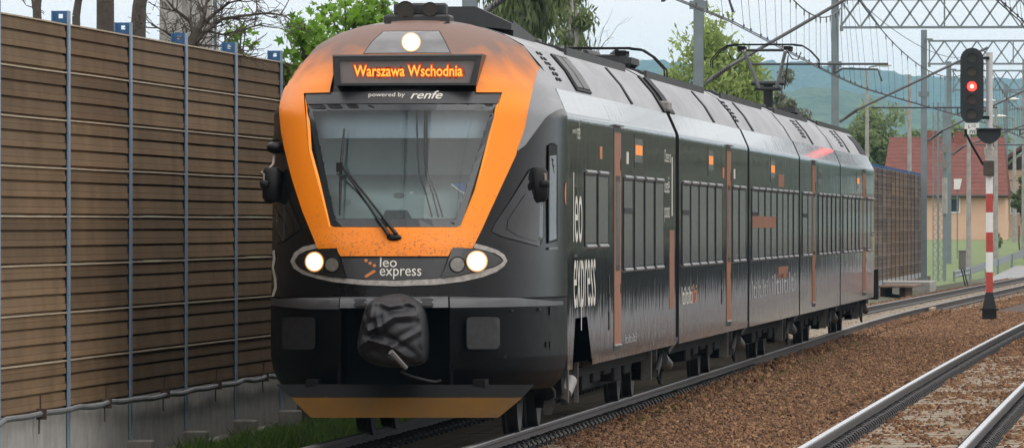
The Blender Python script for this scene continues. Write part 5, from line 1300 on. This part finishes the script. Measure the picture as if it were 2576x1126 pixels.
# spreading bare tree in front of the concrete column, branches reaching right
random.seed(50); bb = at_tree(455, 99); rt = empty('bare_tree', bb, 'spreading bare tree with twisted boughs in front of the concrete column', 'tree', 'bare trees behind the barrier')
tm = MB(); tt = MB(); tips = []; S_ = 99/F
def lp(px, py, dy=0): return Vector(((px-455)*S_, dy, zz(py,99)-bb[2]))
tm.tube([(0,0,0), lp(470,150), lp(480,110), lp(500,70)], [.09,.075,.065,.055], 8)
for path, r_ in (([(480,120),(520,75),(560,45),(620,38),(680,30),(712,36)], .028), ([(500,70),(540,30),(580,5),(640,-8)], .026), ([(490,90),(475,50),(440,20),(410,-15)], .03), ([(470,130),(440,95),(415,75),(380,60)], .022), ([(520,75),(560,85),(610,75),(660,60)], .016), ([(500,70),(515,30),(520,-20)], .035), ([(480,110),(530,112),(590,118),(640,112)], .012)):
    ps = [lp(x, y, random.uniform(-.3,.3)*k/3) for k, (x, y) in enumerate(path)]; tt.tube(ps, [max(.005, r_*(1-.75*k/(len(ps)-1))) for k in range(len(ps))], 6)
    for k in range(1, len(ps)):
        for _ in range(4):
            p = ps[k-1].lerp(ps[k], random.random()); d = (ps[k]-ps[k-1]).normalized(); nd = (d*.6+Vector((random.gauss(0,.5),random.gauss(0,.5),random.gauss(.05,.5)))).normalized()
            grow(tt, p, nd, random.uniform(.12,.26), .008, 2, tips, .5, .02, (1,3), .75, .0035)
tm.build('trunk', M_twig, rt, smooth=50); tt.build('crown', M_twig, rt)
# dry saplings
random.seed(60)
for k, (px, lab) in enumerate(((540,'wispy bare sapling between the maple twigs and the column'),(735,'wispy bare sapling left of the train brow'),(960,'wispy bare shoots behind the horns of the train'),(1490,'bare twigs fanning out beside the weeping birch'))):
    Zs = 110 if px < 1200 else 250; b = at_tree(px, Zs); r = empty('bare_sapling', b, lab, 'tree', 'bare saplings'); m = MB(); tips = []
    hz = zz(150,Zs)-b[2]; m.tube([(0,0,0),(.02,0,hz)], [.02,.012], 5); cr = MB(); 
    for _ in range(4): grow(cr, Vector((.02,0,hz)), Vector((random.gauss(.15 if px>1200 else 0,.35),random.gauss(0,.2),1)).normalized(), .28*Zs/110, .006*Zs/110, 2, tips, .28, .1, (1,2), .8, .003)
    m.build('trunk', M_twig, r); cr.build('crown', M_twig, r)
# concrete column behind the barrier
cc0 = at_tree(468, 108); cco = empty('concrete_column', cc0, 'weathered grey concrete column standing behind the barrier and the bare tree', 'column')
m = MB(); z1 = 8.5; w0, w1 = .36, .22
for s in (-1, 1): m.add([(s*.17+dx*wd, dy*wd, z) for z, wd in ((-.2,.17),(z1,.12)) for dx, dy in ((-1,-1),(1,-1),(1,1),(-1,1))], [(0,1,5,4),(1,2,6,5),(2,3,7,6),(3,0,4,7),(4,5,6,7)])
m.box(-.05,.05,-.1,.1,0,z1); m.build('shaft', mat('old column concrete', (.33,.32,.30), .9, var=.4, vscale=4, bump=.01, bscale=12), cco)
for k in range(8): q = MB(); q.box(-.25,.25,-.12,.12,1+k,1.12+k); q.build('crossbar', MATS['old column concrete'], cco)
lp0 = at_tree(541, 112); lpo = empty('thin_pole', lp0, 'thin grey green pole right of the concrete column', 'pole'); MB().tube([(0,0,0),(0,0,8)], .022, 8).build('pole', M_steel, lpo, smooth=40)

# ------------------------------------------------------------------ right background
bk_ = MB(); gx = [-70,-40,-25,-15,-10,-6,-3,0,3]; gy = [380,400,420,440,470,520,600,800]; gh = [-.61,-.45,-.1,.45,1.2,1.4,1.6,2.0]
for Z, h in zip(gy, gh):
    for x in gx: bk_.v.append((x, zY(Z), h if x < 1 else -.61))
ng = len(gx); bk_.f = [(j*ng+i, j*ng+i+1, (j+1)*ng+i+1, (j+1)*ng+i) for j in range(len(gy)-1) for i in range(ng-1)]; bk_.m = [0]*len(bk_.f)
tag(bk_.build('grass_bank', mat('bank grass', (.125,.17,.05), .9, var=.3, vscale=1.5, col2=(.09,.125,.04)), normals=False), kind='structure')
rd = MB(); pa = [(2400,722),(2480,700),(2530,680),(2590,652)]; pb_ = [(2500,735),(2560,720),(2600,705),(2640,690)]
def on_bank(px, Z, h): p = atY(px, 566, zY(Z)); return (p[0], zY(Z), h)
rd.add([on_bank(2395,352,-.56), on_bank(2600,352,-.56), on_bank(2620,372,-.5), on_bank(2440,372,-.5)], [(0,1,2,3)]); rd.add([on_bank(2440,372,-.5), on_bank(2620,372,-.5), on_bank(2660,425,.16), on_bank(2555,425,.16)], [(0,1,2,3)])
tag(rd.build('road', mat('pale asphalt', (.22,.22,.22), .9, var=.15, vscale=2), normals=False), kind='structure')
# guard rail along the road
gr0 = on_bank(2410, 400, -.4); grl = empty('guard_rail', gr0, 'grey steel guard rail on the grass bank below the peach house', 'guard rail')
gp = [on_bank(px, Z, CZ+(566-py)*Z/F) for px, py, Z in ((2400,690,400),(2440,681,402),(2480,667,408),(2510,658,415),(2545,646,425),(2580,634,435))]
bm_ = MB(); n = len(gp)
for i, p in enumerate(gp):
    for dz, dy in ((-.17,0),(-.10,-.06),(-.03,0),(.03,0),(.10,-.06),(.17,0)): bm_.v.append((p[0]-gr0[0], p[1]-gr0[1]+dy, p[2]-gr0[2]+dz))
for i in range(n-1):
    for k in range(5): bm_.f.append((i*6+k, i*6+k+1, (i+1)*6+k+1, (i+1)*6+k)); bm_.m.append(0)
bm_.build('beam', mat('guard rail zinc', (.33,.36,.38), .5, .4), grl, normals=False)
for p in gp: q = MB(); q.box(p[0]-gr0[0]-.05, p[0]-gr0[0]+.05, p[1]-gr0[1]+.02, p[1]-gr0[1]+.1, p[2]-gr0[2]-1.0, p[2]-gr0[2]+.15); q.build('post', M_steel, grl)
# houses
M_tile = mat('red roof tile', (.155,.048,.035), .75, var=.18, vscale=3)
def tile_roof(m): pass
def roof_tiles():
    nt = M_tile.node_tree; n = nt.nodes; l = nt.links; b = n['Principled BSDF']; co = n.new('ShaderNodeTexCoord')
    tcol = b.inputs['Base Color'].links[0].from_socket; wv = n.new('ShaderNodeTexWave'); wv.wave_type = 'BANDS'; wv.bands_direction = 'Z'; wv.wave_profile = 'SAW'; wv.inputs['Scale'].default_value = 1.4; wv.inputs['Distortion'].default_value = .3; l.new(co.outputs['Object'], wv.inputs[0])
    wr_ = n.new('ShaderNodeMapRange'); wr_.inputs[3].default_value = .72; wr_.inputs[4].default_value = 1.12; l.new(wv.outputs[0], wr_.inputs[0]); hs = n.new('ShaderNodeHueSaturation'); l.new(tcol, hs.inputs['Color']); l.new(wr_.outputs[0], hs.inputs['Value']); l.new(hs.outputs[0], b.inputs['Base Color'])
    bp = n.new('ShaderNodeBump'); bp.inputs['Distance'].default_value = .06; l.new(wv.outputs[0], bp.inputs['Height']); l.new(bp.outputs[0], b.inputs['Normal'])
roof_tiles()
HZ = 490; HY = zY(HZ); hx0 = atY(2216, 500, HY)[0]; hx1 = atY(2532, 500, HY)[0]
H = empty('peach_house', ((hx0+hx1)/2, HY, 1.0), 'peach walled house with a large red tiled roof behind the masts', 'house')
def HB(m, n, mt, par=H, **k): m.v = [(a-H.location.x, b-HY, c-1.0) for a, b, c in m.v]; return m.build(n, mt, par, **k)
ze, zr = zz(488,HZ), zz(345,HZ+4)
wx0, wx1 = hx0+.8, hx1-.05
HB(MB().box(wx0, wx1, HY, HY+8, .9, ze+.1), 'wall', mat('peach render', (.64,.42,.30), .85, var=.06, vscale=1.5))
rf = MB(); rx0, rx1 = hx0-.0, hx1+.1; A_ = [(rx0,HY-.4,ze-.02),(rx1,HY-.4,ze-.02),(rx1-.3,HY+4,zr),(rx0+.35,HY+4,zr),(rx0,HY+8.4,ze),(rx1,HY+8.4,ze)]
rf.add(A_+[(x,y,z-.16) for x,y,z in A_], [(0,1,2,3),(3,2,5,4),(0,3,4),(1,5,2),(6,9,8,7),(9,10,11,8),(6,7,1,0),(7,11,5,1),(10,4,5,11),(6,0,4,10)])
rfo = HB(rf, 'roof', M_tile)
ch = MB(); c2x = atY(2412,360,HY+4)[0]; ch.box(c2x-.25,c2x+.25,HY+3.5,HY+4.1,zr-.6,zr+.28); HB(ch, 'chimney', mat('chimney brick', (.22,.08,.06), .9, var=.3, vscale=9), par=rfo)
ch = MB(); cxx = atY(2345,360,HY+4)[0]; ch.box(cxx-.3,cxx+.3,HY+3.4,HY+4.2,zr-.6,zr+.35); HB(ch, 'chimney', mat('chimney brick', (.22,.08,.06), .9, var=.3, vscale=9), par=rfo)
def wnd(px0, px1, py0, py1):
    a, b = atY(px0, py1, HY), atY(px1, py0, HY); m = MB(); m.box(a[0]-.08, b[0]+.08, HY-.05, HY+.01, a[2]-.08, b[2]+.08); f_ = HB(m, 'window', M_white); m = MB(); m.box(a[0], b[0], HY-.06, HY-.05, a[2], b[2]); HB(m, 'pane', mat('house glass', (.03,.04,.05), .1), par=f_)
wnd(2393, 2412, 500, 532); wnd(2290, 2312, 500, 532)
gt_ = MB(); gt_.tube([(rx0,HY-.45,ze-.1),(rx1,HY-.45,ze-.1)], .06, 8); HB(gt_, 'gutter', mat('dark gutter', (.06,.05,.05), .5))
H2Z = 520; h2y = zY(H2Z); x0 = atY(2524, 500, h2y)[0]; H2 = empty('gabled_house', (x0+3, h2y, 1.0), 'second house with dark eaves and a balcony at the right edge', 'house')
def HB2(m, n, mt, par=H2): m.v = [(a-x0-3, b-h2y, c-1.0) for a, b, c in m.v]; return m.build(n, mt, par)
HB2(MB().box(x0, x0+6, h2y, h2y+7, .9, zz(428,H2Z)), 'wall', mat('ochre render', (.48,.32,.20), .85, var=.08))
rf = MB(); rf.prism([(x0-.5,zz(424,H2Z)),(x0+2.6,zz(328,H2Z)),(x0+6.6,zz(424,H2Z)),(x0+6.6,zz(416,H2Z)),(x0+2.6,zz(318,H2Z)),(x0-.5,zz(414,H2Z))], 'y', h2y-.8, h2y+7.4); HB2(rf, 'roof', mat('dark roof', (.09,.045,.04), .8, var=.2))
gb = MB(); gb.add([(x0,h2y-.001,zz(428,H2Z)),(x0+6,h2y-.001,zz(428,H2Z)),(x0+2.6,h2y-.001,zz(330,H2Z))], [(0,1,2)]); HB2(gb, 'gable', mat('dark boards', (.05,.035,.028), .8, var=.3))
bl = MB(); bl.box(x0-.1, x0+5, h2y-1.3, h2y, zz(487,H2Z), zz(481,H2Z)); 
for k in range(9): bl.box(x0+k*.55, x0+k*.55+.05, h2y-1.28, h2y-1.24, zz(482,H2Z), zz(455,H2Z))
bl.box(x0-.1, x0+5, h2y-1.3, h2y-1.24, zz(456,H2Z), zz(453,H2Z)); HB2(bl, 'balcony', mat('brown balcony', (.08,.06,.045), .7))
f_ = HB2(MB().box(x0+.4, x0+1.1, h2y-.03, h2y+.01, zz(538,H2Z), zz(500,H2Z)), 'window', M_white)
HB2(MB().box(x0+.47, x0+1.03, h2y-.04, h2y-.03, zz(535,H2Z), zz(503,H2Z)), 'pane', MATS['house glass'], par=f_)
# poles, lamps, cabinets
M_pole = mat('concrete pole', (.30,.29,.27), .85, var=.25, vscale=3)
def lamp_post(px, Z, top, base_z, arm, label, head=True):
    b = at_tree(px, Z, base_z); r = empty('street_lamp', b, label, 'street lamp', 'street lamps by the road'); h = zz(top,Z)-base_z
    m = MB(); m.lathe([(0,.13),(h*.6,.10),(h,.06)], (0,0,0), 'z', 10); m.build('pole', M_pole, r, smooth=40)
    m = MB(); m.tube([(0,0,h-.1),(arm*.3,0,h+.06),(arm,0,h+.12)], .035, 6); m.build('arm', M_steel, r)
    m = MB(); m.ball((arm+.3*(1 if arm>0 else -1),0,h+.15), (.38,.14,.085), 12, 6); m.build('lamp_head', mat('lamp head', (.62,.62,.60), .4), r, smooth=60)
lamp_post(2181, 420, 172, -.4, .5, 'concrete street lamp rising above the willow like tree')
lamp_post(2437, 405, 262, -.5, .55, 'concrete street lamp with a grey cabinet on its pole, in front of the peach house')
lamp_post(2505, 430, 258, -.2, .45, 'street lamp with a white head just right of the signal mast')
lamp_post(2552, 470, 300, .5, -.5, 'short street lamp with a white head near the right edge')
for px, Z, top, lab in ((2288,440,188,'plain concrete pole in front of the red roof, between two masts'),(2576,440,150,'slim grey pole cut by the right edge')):
    b = at_tree(px, Z, -.3); r = empty('concrete_pole', b, lab, 'pole', 'plain poles'); h = zz(top,Z)+.3; MB().lathe([(0,.14),(h,.08)], (0,0,0), 'z', 10).build('pole', M_pole, r, smooth=40)
cz0 = atY(2421, 655, zY(345)); cbx = empty('relay_cabinet', (cz0[0], zY(345), -.4), 'grey relay cabinet on bent legs beside a pole', 'cabinet')
m = MB(); m.cbox(-.14,.14,-.1,.1,cz0[2]+.4-.34,cz0[2]+.4+.36,.02); m.box(-.16,.16,-.12,.12,cz0[2]+.76,cz0[2]+.79); m.build('case', M_greybox, cbx)
for s in (-1,1): MB().tube([(s*.05,0,cz0[2]+.08),(s*.04+.05,0,cz0[2]-.1),(s*.06+.22,0,-.1)], .025, 6).build('leg', M_black, cbx)
# lattice mast group near the third gantry
for px, Z, top, lab in ((2353,395,258,'slim grey lattice mast right of the distant barrier'),(2367,400,258,'second slim grey lattice mast, nearer the paired masts')):
    b = at_tree(px, Z, -.4); r = empty('lattice_mast', b, lab, 'mast', 'slim lattice masts'); h = zz(top,Z)+.4; m = MB()
    for sx2 in (-1,1): m.box(sx2*.10-.022, sx2*.10+.022, -.03, .03, 0, h)
    k = 0.
    while k < h-.4: m.bar((-.10,0,k),(.10,0,k+.2), .02, .025); m.bar((.10,0,k+.2),(-.10,0,k+.4), .02, .025); k += .4
    m.build('shaft', M_steel, r)
b = at_tree(2377, 398, -.4); r = empty('tensioning_mast', b, 'grey mast with a column of tensioning weights and pulleys', 'mast')
h = zz(268,398)+.4; m = MB(); m.box(-.06,.06,-.06,.06,0,h); m.build('mast', M_steel, r); m = MB(); m.lathe([(0,.12),(1.6,.12)], (.0,-.2,3.0), 'z', 12); m.build('weight_stack', M_conc, r)
for z in (5.2,5.9): m = MB(); m.lathe([(-.04,.2),(.04,.2)], (0,-.2,z), 'y', 14); m.build('pulley', M_greybox, r)
fs_ = at_tree(2408, 440, 2.0); flo = empty('floodlight', fs_, 'white square floodlight seen against the red roof', 'floodlight'); zq = zz(462,440)-2.0
MB().prism([(-.16,zq-.28),(.12,zq-.28),(.24,zq+.24),(-.16,zq+.24)], 'y', -.1, .1).build('lamp_case', M_white, flo); MB().box(-.03,.03,.1,.16,-2.3,zq).build('post', M_steel, flo)
# barrier end foundation
fb = MB(); p0, p1 = atY(2215, 735, zY(322)), atY(2340, 700, zY(322)); fb.cbox(p0[0], p1[0], zY(322), zY(330), -.6, atY(2300,708,zY(322))[2], .03)
tag(fb.build('concrete_kerb_block', M_conc), 'long low concrete block at the foot of the distant barrier', 'concrete block')

jy = min((abs(1288+F*((.7525+off1(Y)-CX)*CS+(Y-CY)*SN)/(-(.7525+off1(Y)-CX)*SN+(Y-CY)*CS)-2331), Y) for Y in [100+.5*k for k in range(160)])[1]
jb_ = MB(); jb_.cbox(.09, .20, -1.6, 1.6, -.2, -.03, .015); o = jb_.build('rail_joint_block', mat('pale wood block', (.30,.22,.14), .85, var=.25, vscale=6)); o.location = (.7525+off1(jy), jy, 0)
tag(o, 'pale block clamped against the dark rail ahead of the signal foot', 'block')
p0, p1 = atY(2208, 726, zY(296)), atY(2298, 718, zY(296)); sl_ = MB(); sl_.cbox(p0[0], p1[0], zY(296), zY(306), p1[2]-.07, p1[2], .01); sl_.box(p0[0]+.05, p0[0]+.2, zY(297), zY(305), -.6, p1[2]-.07); sl_.box(p1[0]-.5, p1[0]-.3, zY(297), zY(305), -.6, p1[2]-.07)
tag(sl_.build('brown_slab', mat('rusty slab', (.16,.10,.07), .9, var=.3, vscale=5)), 'low brown slab on short legs beside the tail of the train', 'slab')
# ------------------------------------------------------------------ hills and far woods
def hill(name, Z, pts, depth, m_, seed):
    mb = MB(); nx, ny = 900, 30; xs0, xs1 = -3600, 2200; rnd = np.random.RandomState(seed); Y0 = zY(Z)
    for j in range(ny+1):
        t = j/ny
        for i in range(nx+1):
            X = xs0+(xs1-xs0)*i/nx; px = 2956-F*(CX-X)/Z; top = zz(lerp_tab(pts, px), Z)
            prof_ = math.sin(min(1,t*1.6)*math.pi/2)
            nzv = mnoise.noise(Vector((X*.005,t*6,seed)))*.10+mnoise.noise(Vector((X*.02,t*20,seed)))*.04
            bumpy = rnd.rand()*.055
            mb.v.append((X, Y0-depth*(1-t), -.6+(top+.6)*max(0,(prof_*(1+nzv*(1-.6*t))+bumpy*(.3+.3*prof_)-.015)) if t > 0 else -.6))
    for j in range(ny):
        for i in range(nx): mb.f.append((j*(nx+1)+i, j*(nx+1)+i+1, (j+1)*(nx+1)+i+1, (j+1)*(nx+1)+i)); mb.m.append(0)
    tag(mb.build(name, m_, normals=False), kind='structure')
M_wood = mat('wooded hill', (.012,.028,.016), .95, col2=(.075,.105,.04), vscale=.025, var=.1, bump=8., bscale=.06, spec=.1)
hill('hills', 12000, [(-5000,260),(1200,215),(1540,196),(1600,184),(1650,178),(1720,184),(1800,192),(1940,190),(2060,193),(2140,199),(2240,203),(2330,215),(2420,224),(2600,222),(3600,250)], 1900, M_wood, 3)
hill('hills', 7500, [(-5000,330),(1500,300),(1900,285),(2050,262),(2150,250),(2250,262),(2330,290),(2400,310),(2600,290),(3600,330)], 1300, mat('lower wooded hill', (.022,.042,.018), .95, col2=(.10,.135,.05), vscale=.03, bump=7., bscale=.07, spec=.1), 9)
# tree belt along the far side of the empty track: seen only mirrored in the train's flank
def wood_mat():
    m = mat('wood leaf', (.024,.032,.020), .6, col2=(.19,.20,.145), vscale=.16, island=.5, spec=.2); return m
random.seed(77); wb = MB(); cs = []
for k in range(16000):
    Y = random.uniform(60, 560); x = random.uniform(13.5, 20)+.012*max(0,Y-150); hmax = 7.5+3*mnoise.noise(Vector((Y*.03,0,0)))+5*mnoise.noise(Vector((Y*.15,3,0))); cs.append((x, Y, -.3+hmax*random.random()**.8))
leaf_quads(wb, cs, .55); tag(wb.build('lineside_wood', wood_mat(), normals=False), kind='stuff')

gp_ = MB(); gv = []
for Y in YS: gv += [(9.2+off2(Y), Y, -.560), (12.8+off2(Y), Y, -.548)]
gp_.add(gv, [(2*j, 2*j+1, 2*j+3, 2*j+2) for j in range(len(YS)-1)]); tag(gp_.build('unseen_gravel_strip', mat('pale gravel', (.125,.124,.127), .95, var=.2, vscale=3), normals=False), kind='structure')  # pale strip added out of view so the flank mirrors grey
hb2 = MB(); cs = []
for k in range(9000):
    Y = random.uniform(60, 560); x = random.uniform(13.0, 14.2)+.012*max(0,Y-150); cs.append((x, Y, -.5+(1.5+.8*mnoise.noise(Vector((Y*.2,7,0))))*random.random()))
leaf_quads(hb2, cs, .32); tag(hb2.build('unseen_dark_leaves', mat('dark band leaf', (.010,.013,.012), .7, col2=(.03,.035,.028), vscale=.5, spec=.1), normals=False), kind='stuff')  # dark leaves added out of view for the shaded band in the flank
# ------------------------------------------------------------------ haze
hz_ = MB(); hz_.box(-5800, 5800, -200, 12100, -1.7, 225)
mh = bpy.data.materials.new('haze'); mh.use_nodes = True; nt = mh.node_tree; nt.nodes.remove(nt.nodes['Principled BSDF'])
pv = nt.nodes.new('ShaderNodeVolumePrincipled'); pv.inputs['Density'].default_value = .000058; pv.inputs['Color'].default_value = (.40,.73,.97,1); nt.links.new(pv.outputs[0], nt.nodes['Material Output'].inputs['Volume'])
tag(hz_.build('haze', mh), kind='stuff')
